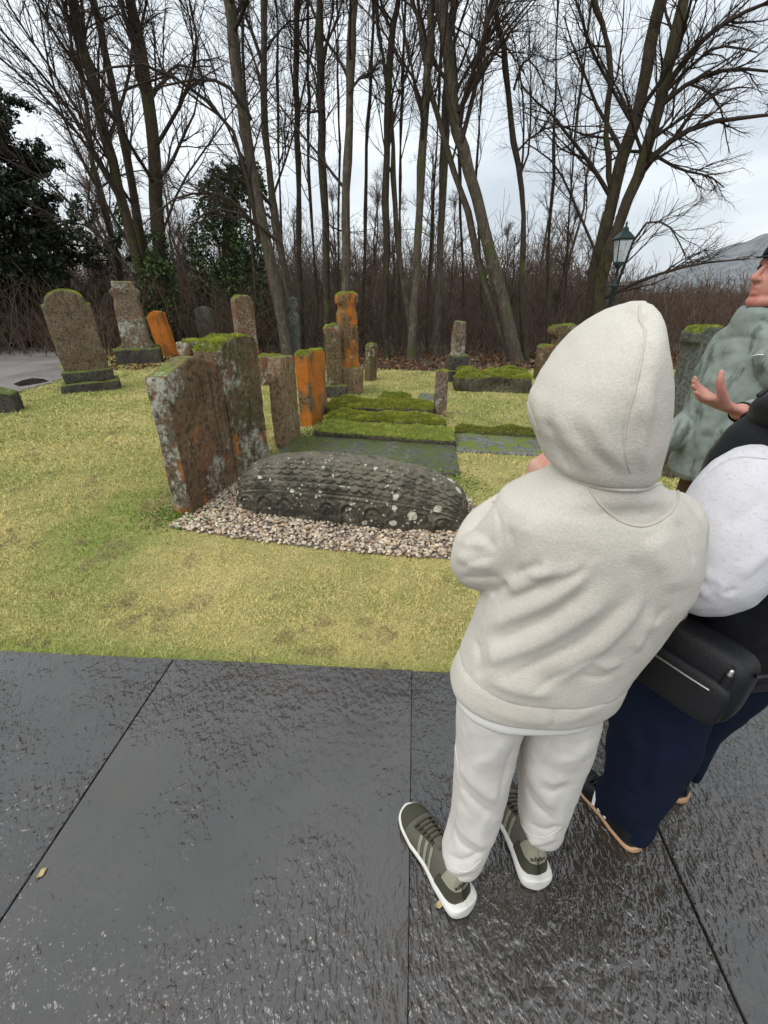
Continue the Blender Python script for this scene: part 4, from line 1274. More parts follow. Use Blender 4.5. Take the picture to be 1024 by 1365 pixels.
# low wiry plants and fallen leaves round the headstone feet
def weeds():
    spots = [G(x, y) for x, y in ((398, 592), (408, 588), (420, 578), (402, 598), (432, 566), (352, 612), (345, 618), (440, 540), (612, 640), (226, 690), (235, 694))]
    out, cols = [], []
    for s in spots:
        n = 260
        P = s + np.column_stack([rng.normal(0, 0.11, (n, 2)), np.abs(rng.normal(0, 0.03, n))])
        out.append(P); cols.append(np.array((0.10, 0.19, 0.03)) * rng.uniform(0.5, 1.5, (n, 1)))
    o = leaves('clover', np.concatenate(out), 0.014, np.concatenate(cols), M_LEAF, None)
    tag(o, 'small green weeds growing round the feet of the gravestones', 'weeds', kind='stuff')
weeds()
def dead_leaves():
    n = 5000
    px = rng.uniform(100, 1000, n); 
    P = np.array([G(x, y) for x, y in zip(px, rng.uniform(468, 494, n))])
    P[:, 2] = rng.uniform(0.0, 0.03, n)
    cc = np.array((0.15, 0.075, 0.035)) * rng.uniform(0.4, 1.5, (n, 1))
    o = leaves('fallen_leaves', P, 0.06, cc, M_LEAF, None)
    tag(o, 'brown fallen leaves scattered along the wood edge', 'leaves', kind='stuff')
dead_leaves()

# ---- hill beyond the wood
def hill():
    nx, ny = 90, 30
    X = np.linspace(500, 4600, nx)[:, None] * np.ones((1, ny)); Y = np.ones((nx, 1)) * np.linspace(2600, 4300, ny)[None]
    prof = np.interp(X, (500, 1800, 2240, 2560, 2860, 3400, 4600), (0, 40, 110, 240, 370, 480, 500))
    Z = prof * np.sin(np.clip((Y - 2600) / 1300, 0, 1) * math.pi / 2) ** 0.8
    P = np.stack([X, Y, Z], -1).reshape(-1, 3)
    P[:, 2] += fbm(P, 0.004, 5, 3) * 70 * np.clip(P[:, 2] / 100, 0, 1)
    i = np.arange(nx - 1)[:, None] * ny; j = np.arange(ny - 1)[None]
    Q = np.stack([i + j, i + ny + j, i + ny + j + 1, i + j + 1], -1).reshape(-1, 4)
    b = NB('hill_moor_hazed')
    v = b.coord('Position', rnd=False, scale=(0.004, 0.004, 0.004))
    f = b.noise(v, 2.0, 7, 0.65)
    m = b.fin(b.mix(b.ramp(f, 0.35, 0.65), (0.13, 0.145, 0.16), (0.21, 0.215, 0.21)), 0.95)  # moor tones with distance haze mixed into the grey-blue base colour
    tag(link('hill', mesh_np('hill', P, Q), m), kind='structure')
hill()

# ---- lamp post: green-black Victorian lantern
def lamp():
    Y = 11.0
    t = W(836, 296, Y)
    base = np.array((t[0], Y, 0.0))
    root = empty('lamp_post', base)
    mt = plain('lamp_paint', (0.012, 0.03, 0.028), 0.4, 0.2, 20, 0.05)
    def lathe(name, prof, ns=12, mat=mt, parent=root):
        an = np.arange(ns) * 2 * math.pi / ns + math.pi / ns
        V = np.concatenate([np.stack([r * np.cos(an), r * np.sin(an), np.full(ns, z)], -1) for r, z in prof])
        return link(name, mesh_np(name, *ringcap(len(prof), ns, V), smooth=ns > 8), mat, parent)
    zt = t[2]
    zl = zt - 0.78                                      # foot of the lantern
    lathe('pole', [(0.13, -0.05), (0.13, 0.25), (0.09, 0.30), (0.10, 0.75), (0.06, 0.82), (0.05, 0.9), (0.038, zl - 0.45), (0.05, zl - 0.43), (0.05, zl - 0.38), (0.034, zl - 0.36), (0.03, zl - 0.08), (0.055, zl - 0.04), (0.10, zl + 0.02)])
    V, Q = tubes(np.array([[(-0.22, 0, zl - 0.40), (0, 0, zl - 0.40), (0.22, 0, zl - 0.40)]]), np.full((1, 3), 0.016), 8)
    link('ladder_bar', mesh_np('ladder_bar', V, Q), mt, root)
    gl = NB('lamp_glass').fin((0.9, 0.93, 0.95), 0.12, Transmission_Weight=0.75, IOR=1.2)
    z0, z1, r0, r1 = zl + 0.05, zl + 0.47, 0.12, 0.205
    hd = lathe('lantern_base', [(0.10, zl + 0.0), (0.125, zl + 0.02), (0.125, zl + 0.055), (0.11, zl + 0.06)], 4)
    for k in range(4):
        a0_, a1_ = math.pi / 4 + k * math.pi / 2, math.pi / 4 + (k + 1) * math.pi / 2
        q = [(r * math.cos(a) * 0.97, r * math.sin(a) * 0.97, z) for a, r, z in ((a0_, r0, z0), (a1_, r0, z0), (a1_, r1, z1), (a0_, r1, z1))]
        q = np.array(q); cn = q.mean(0) * np.array((1, 1, 0)); inn = -norm(cn) * 0.004
        V = np.vstack([q, q + inn])
        Fq = np.array([(0, 1, 2, 3), (7, 6, 5, 4), (0, 4, 5, 1), (1, 5, 6, 2), (2, 6, 7, 3), (3, 7, 4, 0)])
        link('lantern_pane', mesh_np('lantern_pane', V, Fq, False), gl, root)
        V, Q = tubes(np.array([[(r0 * math.cos(a0_), r0 * math.sin(a0_), z0), (r1 * math.cos(a0_), r1 * math.sin(a0_), z1)]]), np.full((1, 2), 0.011), 6)
        link('lantern_bar', mesh_np('lantern_bar', V, Q), mt, root)
    lathe('lantern_roof', [(r1 + 0.01, z1 - 0.01), (r1 + 0.03, z1 + 0.01), (r1 + 0.02, z1 + 0.03), (0.11, z1 + 0.13), (0.075, z1 + 0.15), (0.07, z1 + 0.19), (0.045, z1 + 0.22), (0.02, z1 + 0.24), (0.02, z1 + 0.27), (0.028, z1 + 0.285), (0.006, z1 + 0.33)], 4)
    lathe('lamp_holder', [(0.04, z0), (0.045, z0 + 0.08), (0.03, z0 + 0.1), (0.03, z0 + 0.22), (0.01, z0 + 0.24)], 10, plain('lamp_holder', (0.5, 0.5, 0.48), 0.4))
    tag(root, 'dark green lamp post with glazed lantern beside the forked tree', 'lamp post')
lamp()
# ================================================================== PEOPLE
def fabric(name, c, var=0.10, scale=260, bump=0.25, rough=0.95, sheen=0.0, heather=None, aniso=None, dist=0.0016):
    b = NB(name)
    v = b.coord('Object', rnd=False)
    f = b.noise(v, scale, 3, 0.7); g = b.noise(v, 9, 4, 0.6)
    if aniso:
        f = b.noise(b.coord('Object', rnd=False, scale=aniso), scale, 3, 0.7)
    col = b.mix(f, tuple(x * (1 - var) for x in c), tuple(min(1, x * (1 + var)) for x in c))
    col = b.mix(b.ramp(g, 0.3, 0.7, 0.0, 0.12), col, tuple(x * 0.7 for x in c))
    if heather:
        h = b.noise(b.coord('Object', rnd=False, scale=(1, 1, 2.2)), 95, 4, 0.75)
        col = b.mix(b.ramp(h, 0.52, 0.70, 0, 0.75), col, heather)
    return b.fin(col, rough, b.bump(f, bump, dist), Sheen_Weight=sheen, Sheen_Roughness=0.5, Specular_IOR_Level=0.15)
F_HOOD = fabric('cream_fleece', (0.60, 0.555, 0.48), 0.24, 240, 0.6, dist=0.0022)
F_SEAM = fabric('cream_seam', (0.56, 0.52, 0.45), 0.1, 300, 0.3)
F_PANT = fabric('off_white_jersey', (0.62, 0.585, 0.53), 0.14, 330, 0.4)
F_TEE = fabric('white_cotton', (0.70, 0.68, 0.63), 0.04, 400, 0.15)
F_JEAN = fabric('navy_denim', (0.007, 0.011, 0.026), 0.5, 420, 0.35, aniso=(1, 1, 0.3))
F_VEST = fabric('black_nylon', (0.006, 0.006, 0.008), 0.2, 120, 0.1, 0.5, 0.05)
F_SWEAT = fabric('pale_heather_sweatshirt', (0.66, 0.64, 0.66), 0.06, 300, 0.3, heather=(0.46, 0.45, 0.47))
def m_jacket():
    b = NB('sage_rain_jacket')
    v = b.coord('Object', rnd=False)
    st = b.noise(b.coord('Object', rnd=False, scale=(1, 1, 0.35), rot=(0, 0.7, 0)), 15, 5, 0.65, 0.4)
    wet = b.ramp(st, 0.56, 0.64, 0, 0.8)
    col = b.mix(b.noise(v, 6, 4), (0.20, 0.235, 0.205), (0.265, 0.30, 0.265))
    col = b.mix(wet, col, (0.095, 0.12, 0.105))
    return b.fin(col, b.ramp(wet, 0, 1, 0.62, 0.3), b.bump(b.noise(v, 26, 5, 0.6), 0.3, 0.01))
F_JACK = m_jacket()
F_TROU = fabric('brown_trousers', (0.09, 0.05, 0.03), 0.3, 200, 0.2)
def skin_mat(name, c, red):
    b = NB(name)
    v = b.coord('Object', rnd=False)
    col = b.mix(b.ramp(b.noise(v, 22, 4), 0.4, 0.68), c, red)
    col = b.mix(b.ramp(b.noise(v, 300, 3), 0.5, 0.8, 0, 0.25), col, tuple(x * 0.6 for x in c))
    return b.fin(col, 0.5, b.bump(b.noise(v, 240, 4), 0.15, 0.0015), Subsurface_Weight=0.15, Subsurface_Radius=(0.01, 0.004, 0.002))
K_MAN = skin_mat('ruddy_skin', (0.52, 0.25, 0.19), (0.50, 0.17, 0.13))
K_BOY = skin_mat('fair_skin', (0.60, 0.36, 0.27), (0.60, 0.28, 0.21))
M_DARK = plain('dark_eye', (0.03, 0.025, 0.02), 0.2, 0.1)
M_HAIR = plain('brown_hair', (0.06, 0.04, 0.025), 0.6, 0.4, 60, 0.3)

def basis(f, pitch=0.0):
    f = norm(np.array((f[0], f[1], 0.0)))
    r = np.array((f[1], -f[0], 0.0)); u = np.array((0, 0, 1.0))
    f2 = f * math.cos(pitch) + u * math.sin(pitch); u2 = u * math.cos(pitch) - f * math.sin(pitch)
    return r, f2, u2
def head_parts(c, f, pitch=0.0, s=1.0):
    r, fw, up = basis(f, pitch)
    R = np.stack([r, fw, up], -1)
    P = lambda x, y, z: np.asarray(c) + s * (r * x + fw * y + up * z)
    B = lambda x, y, z, a, b_, d: ball(P(x, y, z), (a * s, b_ * s, d * s), R=R)
    L = lambda pts, rad: limb([P(*p) for p in pts], [q * s for q in rad], 14, 14)
    out = [B(0, -0.012, 0.035, 0.076, 0.097, 0.092), B(0, 0.022, -0.04, 0.062, 0.070, 0.082), B(0, 0.064, -0.100, 0.026, 0.026, 0.020),
           L([(0.052, -0.01, -0.06), (0.040, 0.04, -0.092), (0, 0.070, -0.102), (-0.040, 0.04, -0.092), (-0.052, -0.01, -0.06)], (0.02, 0.02, 0.02, 0.02, 0.02)),
           L([(0, 0.082, 0.022), (0, 0.100, -0.010), (0, 0.110, -0.028)], (0.009, 0.010, 0.0135)),
           B(0.011, 0.096, -0.031, 0.010, 0.012, 0.009), B(-0.011, 0.096, -0.031, 0.010, 0.012, 0.009),
           L([(0.048, 0.062, 0.030), (0, 0.084, 0.034), (-0.048, 0.062, 0.030)], (0.010, 0.012, 0.010)),
           L([(0.023, 0.078, -0.060), (0, 0.090, -0.056), (-0.023, 0.078, -0.060)], (0.005, 0.008, 0.005)),
           L([(0.020, 0.077, -0.074), (0, 0.087, -0.075), (-0.020, 0.077, -0.074)], (0.005, 0.0085, 0.005)),
           B(0.037, 0.062, -0.022, 0.024, 0.018, 0.022), B(-0.037, 0.062, -0.022, 0.024, 0.018, 0.022),
           B(0.077, -0.008, -0.006, 0.010, 0.022, 0.033), B(-0.077, -0.008, -0.006, 0.010, 0.022, 0.033),
           L([(0, -0.03, -0.03), (0, -0.035, -0.12), (0, -0.04, -0.20)], (0.056, 0.052, 0.060))]
    eyes = [P(0.031, 0.073, 0.012), P(-0.031, 0.073, 0.012)]
    return out, eyes, P
def hand_parts(w, fdir, up, s=1.0, curl=0.5, side=1):
    """wrist, finger direction, back-of-hand direction; thumb on side*"""
    fd = norm(fdir); u = norm(np.asarray(up, float) - fd * np.dot(up, fd)); sd_ = np.cross(fd, u) * side
    p = lambda a, b_, c: np.asarray(w) + s * (fd * a + sd_ * b_ + u * c)
    out = [limb([p(-0.02, 0, 0), p(0.03, 0, 0), p(0.085, 0, 0)], [0.028 * s, 0.038 * s, 0.036 * s], 16, 12, flat=(u, 0.45))]
    for i, ln in enumerate((0.070, 0.080, 0.074, 0.056)):
        x = 0.029 - 0.0195 * i
        a, b_ = curl * (0.8 + 0.1 * i), curl * (1.5 + 0.1 * i)
        q0 = p(0.075, x, 0); q1 = p(0.092, x * 1.05, 0)
        d1 = fd * math.cos(a) - u * math.sin(a); d2 = fd * math.cos(b_) - u * math.sin(b_)
        q2 = q1 + s * ln * 0.55 * d1; q3 = q2 + s * ln * 0.5 * d2
        out.append(limb([q0, q1, q2, q3], [0.0095 * s, 0.0092 * s, 0.0085 * s, 0.0072 * s], 10, 14))
    out.append(limb([p(0.012, 0.022, -0.004), p(0.045, 0.048, -0.012), p(0.075, 0.052, -0.026), p(0.092, 0.046, -0.036)], [0.014 * s, 0.012 * s, 0.0098 * s, 0.008 * s], 10, 14))
    return out
def body(root, parts, voxel, mat, eyes=(), name='body'):
    V, Q = remesh(parts, voxel, 3)
    o = link(name, mesh_np(name, V, Q), mat, root)
    for e in eyes:
        link('eye', mesh_np('eye', *ball(e, (0.011,) * 3, 14, 9)), M_DARK, o)
    return o
def cloth(name, root, parts, voxel, mat, lines=(), smooth=4, amp=0.004, nscale=9, seed=1, fine=0.0):
    V, Q = remesh(parts, voxel, smooth)
    N = vnormals(V, Q)
    V = V + N * (fbm(V, nscale, 3, seed) * amp + (fbm(V, 40, 2, seed + 3) * fine if fine else 0))[:, None]
    if lines:
        V = folds(V, Q, lines)
    V = smooth_np(V, Q, 1)
    return link(name, mesh_np(name, V, Q), mat, root), V, Q

# ---- shoes
def shoe(root, heel, d, L=0.29, wid=0.098, up_mat=None, sole_mat=None, trim=None, stripe=None, tongue=None, out_side=1, text=None, sole_h=0.034, heel_mat=None, flare=0.0):
    d = norm(np.array((d[0], d[1], 0.0)))
    r = np.array((d[1], -d[0], 0.0)) * 1.0
    o = np.array((heel[0], heel[1], 0.013))
    Wd = lambda P: o + P[..., 0:1] * r + P[..., 1:2] * d + P[..., 2:3] * np.array((0, 0, 1.0))
    sh = empty('shoe', (0, 0, 0)); sh.parent = root
    def wprof(u):
        base = np.interp(u, (0, 0.06, 0.2, 0.45, 0.68, 0.85, 0.95, 1), (0.72, 0.74, 0.74, 0.78, 0.98, 0.90, 0.76, 0.62)) * wid / 2
        return base * np.clip(1 - np.abs(2 * u - 1) ** 11, 0, 1) ** 0.5
    cxp = lambda u: -0.10 * wid * out_side * np.sin(np.clip((u - 0.3) / 0.7, 0, 1) * math.pi * 0.8)
    hprof = lambda u: np.interp(u, (0, 0.04, 0.16, 0.34, 0.42, 0.58, 0.75, 0.90, 0.97, 1), (0.048, 0.074, 0.082, 0.086, 0.086, 0.066, 0.046, 0.034, 0.022, 0.008))
    spring = lambda u: 0.018 * np.clip((u - 0.72) / 0.28, 0, 1) ** 2 + 0.005 * np.clip((0.08 - u) / 0.08, 0, 1) ** 2
    # sole
    nu, ns = 60, 16
    u = (1 - np.cos(np.linspace(0, math.pi, nu))) / 2
    rings = []
    for x in u:
        w = wprof(np.array(x)) * 1.02 + (0.004 + flare * max(0.0, 1 - x / 0.5)) * min(1, wprof(np.array(x)) / (0.3 * wid)) + 1e-4
        st_h = sole_h * np.interp(x, (0, 0.3, 0.7, 1), (1.12, 1.0, 0.80, 0.62))
        an = np.arange(ns) * 2 * math.pi / ns
        X = w * np.sign(np.cos(an)) * np.abs(np.cos(an)) ** 0.45 + cxp(x)
        Z = st_h / 2 + st_h / 2 * np.sign(np.sin(an)) * np.abs(np.sin(an)) ** 0.6 + spring(x)
        X = X * np.where(np.sin(an) < 0, 0.96, 1.0)
        rings.append(np.stack([X, np.full(ns, -0.006 - flare * 1.5 + x * (L + 0.012 + flare * 1.5)), Z], -1))
    link('sole', mesh_np('sole', *ringcap(nu, ns, Wd(np.concatenate(rings)))), sole_mat, sh)
    z0 = lambda x: sole_h * np.interp(x, (0, 0.3, 0.7, 1), (1.0, 0.9, 0.72, 0.5)) + spring(x) - 0.004
    def S(u_, v_, lift=0.0):
        w = wprof(u_) + lift; h = hprof(u_) + lift
        cx_, sx_ = np.cos(v_), np.sin(v_)
        X = w * np.sign(cx_) * np.abs(cx_) ** np.interp(u_, (0, 0.5, 1), (0.55, 0.7, 0.85)) * (1 - 0.26 * np.clip(sx_, 0, 1) * np.interp(u_, (0, 0.15, 0.5, 0.8, 1), (0.5, 0.9, 1.1, 0.2, 0))) + cxp(u_)
        Z = z0(u_) + h * np.abs(sx_) ** 0.72
        Y = u_ * L - lift * np.clip(1 - u_ / 0.08, 0, 1) + 0.020 * np.abs(sx_) ** 0.72 * np.clip(1 - u_ / 0.3, 0, 1)
        return Wd(np.stack([X, Y, Z], -1))
    nv = 30
    uu = np.repeat(u[:, None], nv, 1); vv = np.repeat(np.linspace(0, math.pi, nv)[None], nu, 0)
    i = np.arange(nu - 1)[:, None] * nv; j = np.arange(nv - 1)[None]
    Q = np.stack([i + j, i + nv + j, i + nv + j + 1, i + j + 1], -1).reshape(-1, 4)
    link('upper', mesh_np('upper', S(uu, vv).reshape(-1, 3), Q), up_mat, sh)
    def patch(name, quad, mat, lift=0.0022, n=9, m=9):
        """quad: four (u, v) corners on the upper"""
        a = np.linspace(0, 1, n)[:, None, None]; b_ = np.linspace(0, 1, m)[None, :, None]
        q = np.array(quad, float)
        UV = (q[0] * (1 - a) + q[1] * a) * (1 - b_) + (q[3] * (1 - a) + q[2] * a) * b_
        top = S(UV[..., 0], UV[..., 1], lift).reshape(-1, 3); bot = S(UV[..., 0], UV[..., 1], -0.002).reshape(-1, 3)
        i = np.arange(n - 1)[:, None] * m; j = np.arange(m - 1)[None]
        F1 = np.stack([i + j, i + m + j, i + m + j + 1, i + j + 1], -1).reshape(-1, 4)
        idx = np.arange(n * m).reshape(n, m)
        rim = np.concatenate([idx[:, 0], idx[-1, 1:], idx[::-1, -1][1:], idx[0, ::-1][1:-1]])
        r2 = np.roll(rim, -1)
        F2 = np.stack([rim, r2, r2 + n * m, rim + n * m], -1)
        return link(name, mesh_np(name, np.vstack([top, bot]), np.concatenate([F1, F2])), mat, sh)
    for sgn in (1, -1):
        f = (lambda v: v) if sgn > 0 else (lambda v: math.pi - v)
        for k in range(3):
            ub = 0.36 + 0.085 * k
            patch('stripe', [(ub, f(0.05)), (ub + 0.038, f(0.05)), (ub + 0.088, f(0.98)), (ub + 0.050, f(0.98))], stripe)
        patch('eyestay', [(0.44, f(1.02)), (0.74, f(0.98)), (0.74, f(1.30)), (0.44, f(1.25))], trim, 0.0018)
    patch('toe_cap', [(0.80, 0.25), (0.975, 0.25), (0.975, math.pi - 0.25), (0.80, math.pi - 0.25)], trim if tongue is None else tongue, 0.0010)
    patch('heel_counter', [(0.0, 0.02), (0.0, 0.62), (0.24, 0.50), (0.28, 0.02)], trim, 0.0024, 9, 13)
    patch('heel_counter', [(0.0, math.pi - 0.02), (0.0, math.pi - 0.62), (0.24, math.pi - 0.50), (0.28, math.pi - 0.02)], trim, 0.0024, 9, 13)
    tabs = [patch('heel_tab', [(0.0, 0.58), (0.0, math.pi / 2), (0.14, math.pi / 2), (0.20, 0.50)], heel_mat or trim, 0.0030, 11, 13),
            patch('heel_tab', [(0.0, math.pi - 0.58), (0.0, math.pi / 2), (0.14, math.pi / 2), (0.20, math.pi - 0.50)], heel_mat or trim, 0.0030, 11, 13)]
    heel_faces, off_ = [], 0
    for t_ in tabs:
        heel_faces += [tuple(i_ + off_ for i_ in pg.vertices) for pg in t_.data.polygons]
        off_ += len(t_.data.vertices)
    aa = np.linspace(0, 2 * math.pi, 40)
    cr = Wd(np.stack([0.031 * np.sin(aa), 0.22 * L + 0.155 * L * np.cos(aa), sole_h + 0.074 + 0.006 * np.cos(aa)], -1))
    link('collar', mesh_np('collar', *tubes(cr[None], np.full((1, 40), 0.008), 8)), trim, sh)
    patch('tongue', [(0.36, 1.30), (0.74, 1.33), (0.74, math.pi - 1.33), (0.36, math.pi - 1.30)], up_mat, 0.005)
    for k in range(5):
        ub = 0.47 + 0.058 * k
        patch('lace', [(ub, 1.08), (ub + 0.020, 1.08), (ub + 0.028, math.pi - 1.08), (ub + 0.008, math.pi - 1.08)], trim, 0.0085, 5, 9)
    if text:
        cu = bpy.data.curves.new('text', 'FONT')
        cu.body = text; cu.size = 0.017; cu.align_x = 'CENTER'; cu.align_y = 'CENTER'; cu.extrude = 0.0006
        to = bpy.data.objects.new('tmp', cu); COL.objects.link(to)
        dg = bpy.context.evaluated_depsgraph_get()
        me = bpy.data.meshes.new_from_object(to.evaluated_get(dg))
        bpy.data.objects.remove(to)
        V = np.array([v.co[:] for v in me.vertices])
        ctr = sole_h + 0.050
        bh = bvh_of(np.vstack([np.array(o_.data.vertices[i_].co) for o_ in tabs for i_ in range(len(o_.data.vertices))]), heel_faces)
        out = []
        for X, Z, E in V:
            q = Wd(np.array((X, -0.1, ctr + Z)))
            l, nn, _, _ = bh.ray_cast(Vector(q), Vector(d))
            l = np.array(l) if l is not None else q + d * 0.12
            out.append(l - d * (0.0006 + E))
        Pn = np.array(out)
        me.vertices.foreach_set('co', Pn.astype(np.float32).ravel()); me.update()
        link('heel_lettering', me, M_LETTER, sh)
    return sh
M_LETTER = plain('dark_lettering', (0.02, 0.02, 0.018), 0.6, 0.1)
M_OLIVE = fabric('olive_mesh', (0.115, 0.108, 0.082), 0.25, 500, 0.4)
M_OLIVE_D = fabric('dark_olive_suede', (0.065, 0.062, 0.045), 0.2, 400, 0.3)
M_OLIVE_L = fabric('pale_olive_suede', (0.27, 0.26, 0.19), 0.12, 400, 0.3)
M_WSOLE = plain('white_rubber', (0.68, 0.67, 0.60), 0.6, 0.16, 40, 0.25)
M_WSTR = plain('white_stripe', (0.66, 0.66, 0.60), 0.5, 0.05)
M_BLK = plain('black_leather', (0.010, 0.010, 0.011), 0.42, 0.2, 300, 0.25)
M_GUM = plain('gum_rubber', (0.50, 0.30, 0.17), 0.5, 0.1, 60, 0.1)

# ================= person in the cream hooded sweatshirt
def boy():
    root = empty('person', (0.33, 0.72, 0.0))
    tag(root, 'person with cream hood up and off white joggers facing the gravestones', 'person')


    # work in world coordinates: parts carry the inverse of the root's place
    def fix():
        for o in list(root.children_recursive):
            if o.parent == root:
                o.matrix_parent_inverse = Matrix.Translation((-0.33, -0.72, 0))
    hc = W(797, 535, 0.768)
    fdir = (-0.52, 0.85)
    hp, eyes, _ = head_parts(hc, fdir, -0.08, 0.88)
    wr = W(706, 652, 0.96)
    parts = hp + hand_parts(wr, W(722, 622, 0.90) - wr, (-0.8, -0.6, 0.2), 0.82, 0.85, 1)
    sh_l, el_l = W(700, 700, 0.76), W(642, 738, 0.81)
    sh_r, el_r = W(895, 700, 0.77), W(880, 800, 0.90)
    wr2 = W(760, 740, 1.02)
    parts += [limb([sh_l, el_l, wr], [0.05, 0.042, 0.026], 14, 16), limb([sh_r, el_r, wr2], [0.05, 0.042, 0.026], 14, 16)]
    parts += hand_parts(wr2, (-0.9, 0.1, 0.25), (0, 0.9, 0.3), 0.82, 0.6, 1)
    parts += [loft(rows_up([row(650, 760, 850, 0.76, 0.06), row(690, 690, 905, 0.76, 0.08), row(780, 700, 880, 0.76, 0.085), row(880, 650, 800, 0.76, 0.085), row(930, 650, 800, 0.76, 0.09)]), 28)]
    hipL, hipR = W(665, 920, 0.75), W(765, 920, 0.75)
    parts += [limb([hipL, W(640, 1040, 0.74), W(613, 1160, 0.69)], [0.075, 0.055, 0.036], 14, 20), limb([hipR, W(735, 1030, 0.75), W(722, 1112, 0.735)], [0.075, 0.055, 0.036], 14, 20)]
    bo = body(root, parts, 0.0055, K_BOY, eyes)
    V, Q = remesh([ball(np.array(hc) + np.array((0.006, -0.012, 0.03)), (0.075, 0.090, 0.083))], 0.008, 1)
    link('hair', mesh_np('hair', V, Q), M_HAIR, root)
    # hoodie trunk and sleeves
    rw = [(606, 765, 845, .73, .085), (622, 748, 865, .735, .093), (640, 728, 886, .74, .10), (652, 692, 906, .75, .103), (664, 668, 921, .75, .113), (680, 659, 934, .75, .122), (700, 656, 941, .75, .128), (735, 655, 942, .75, .132), (765, 653, 931, .75, .133),
          (795, 645, 909, .75, .132), (825, 633, 887, .75, .13), (850, 624, 866, .75, .128), (872, 615, 848, .75, .128), (882, 612, 842, .75, .127), (890, 620, 830, .75, .117)]
    tr = loft(rows_up([row(*r) for r in rw]))
    sl = limb([W(705, 702, .745), W(670, 732, .765), W(648, 746, .79), W(640, 742, .84), W(650, 705, .92), W(690, 668, .96), W(704, 655, .962)], [.075, .068, .063, .062, .054, .042, .036], 24, 40)
    sr = limb([W(885, 702, .76), W(884, 760, .80), W(868, 808, .87), W(820, 790, .97), W(770, 745, 1.02)], [.072, .068, .062, .052, .04], 24, 36)
    ln = [([(675, 773), (700, 760), (728, 750)], 7, -.007), ([(672, 790), (705, 778), (745, 752)], 9, .006), ([(655, 815), (700, 792), (760, 770), (800, 735)], 12, -.006),
          ([(636, 840), (700, 815), (752, 788), (792, 748)], 12, .007), ([(630, 868), (690, 845), (745, 818), (790, 780)], 10, -.006), ([(625, 885), (700, 864), (762, 832), (822, 790)], 12, .006),
          ([(670, 905), (730, 880), (785, 850), (850, 790)], 10, -.005), ([(735, 910), (790, 872), (830, 835), (860, 795)], 9, .006), ([(705, 925), (760, 893), (800, 868)], 8, -.004),
          ([(790, 880), (808, 890), (830, 880)], 5, .003), ([(770, 900), (800, 905), (822, 898)], 5, -.003),
          ([(612, 700), (640, 712), (662, 735)], 9, -.004), ([(606, 735), (630, 752), (660, 752)], 9, .005), ([(610, 770), (640, 772), (668, 770)], 6, -.004), ([(700, 690), (715, 730), (700, 765)], 16, .004),
          ([(860, 720), (890, 760), (900, 790)], 18, .005), ([(840, 740), (862, 790), (860, 830)], 14, -.004), ([(640, 900), (690, 920), (740, 925)], 9, .005), ([(676, 700), (684, 735), (678, 768)], 6, -.004), ([(690, 760), (740, 765), (800, 745)], 7, .003), ([(612, 760), (632, 748), (660, 742)], 5, -.004), ([(604, 715), (625, 726), (652, 726)], 6, .004), ([(860, 860), (872, 835), (895, 808)], 7, -.004), ([(845, 870), (858, 850), (880, 828)], 6, .004), ([(900, 690), (918, 720), (925, 755)], 8, -.004), ([(650, 850), (660, 880), (650, 905)], 7, .004), ([(632, 850), (640, 880), (634, 905)], 5, -.004)]
    ln = [(p_, w_, a_ * 1.3) for p_, w_, a_ in ln]
    ln += [([(657, 668), (666, 700), (670, 735), (674, 772)], 4, -.004), ([(781, 643), (790, 658), (804, 676), (830, 696), (862, 701), (892, 685), (904, 662), (902, 648)], 4, -.003), ([(676, 776), (664, 786), (652, 792)], 6, -.010), ([(700, 655), (760, 652), (800, 650)], 10, .003)]
    ho, V, Q = cloth('sweatshirt', root, [tr, sl, sr], 0.0048, F_HOOD, ln, 5, 0.006, 7, 3, 0.0012)
    b1 = bvh_of(V, Q)
    for nm, pl, rd in (('sleeve_seam', [(657, 668), (666, 700), (670, 735), (674, 772)], 0.0022), ('yoke_seam', [(781, 643), (790, 658), (804, 676), (830, 696), (862, 701), (892, 685), (904, 662), (902, 648)], 0.0022)):
        surf_tube(nm, b1, pl, rd, F_SEAM, ho, 50, 0.0002)
    # ribbed hem band and the shirt below it
    hem = [row(874, 620, 838, .75, .118), row(884, 611, 838, .75, .125), row(895, 606, 834, .75, .125), row(906, 602, 830, .75, .124), row(912, 602, 827, .75, .122), row(914, 606, 824, .75, .119)]
    hb, V2, Q2 = cloth('hem_band', ho, [loft(rows_up(hem), 64)], 0.005, F_HOOD, [([(640, 940), (700, 960), (760, 958), (810, 935)], 8, .004), ([(735, 945), (738, 958), (732, 970)], 6, -.004)], 3, 0.010, 6, 9)
    b2 = bvh_of(V2, Q2)
    tee = [row(890, 616, 828, .75, .112), row(910, 608, 818, .75, .116), row(922, 605, 812, .75, .118), row(925, 609, 808, .75, .113)]
    cloth('shirt_hem', root, [loft(rows_up(tee), 64)], 0.006, F_TEE, (), 2, 0.014, 6, 15)
    # hood
    hd = [(399, 845, 858, .79, .020), (405, 829, 869, .785, .050), (414, 808, 878, .78, .078), (428, 785, 886, .775, .100), (446, 763, 891, .768, .116), (470, 741, 895, .762, .128), (500, 719, 898, .758, .136), (528, 703, 897, .756, .138),
          (548, 699, 895, .755, .137), (568, 703, 891, .752, .133), (586, 711, 886, .75, .125), (600, 717, 882, .745, .115), (612, 722, 880, .742, .108), (622, 730, 876, .74, .10)]
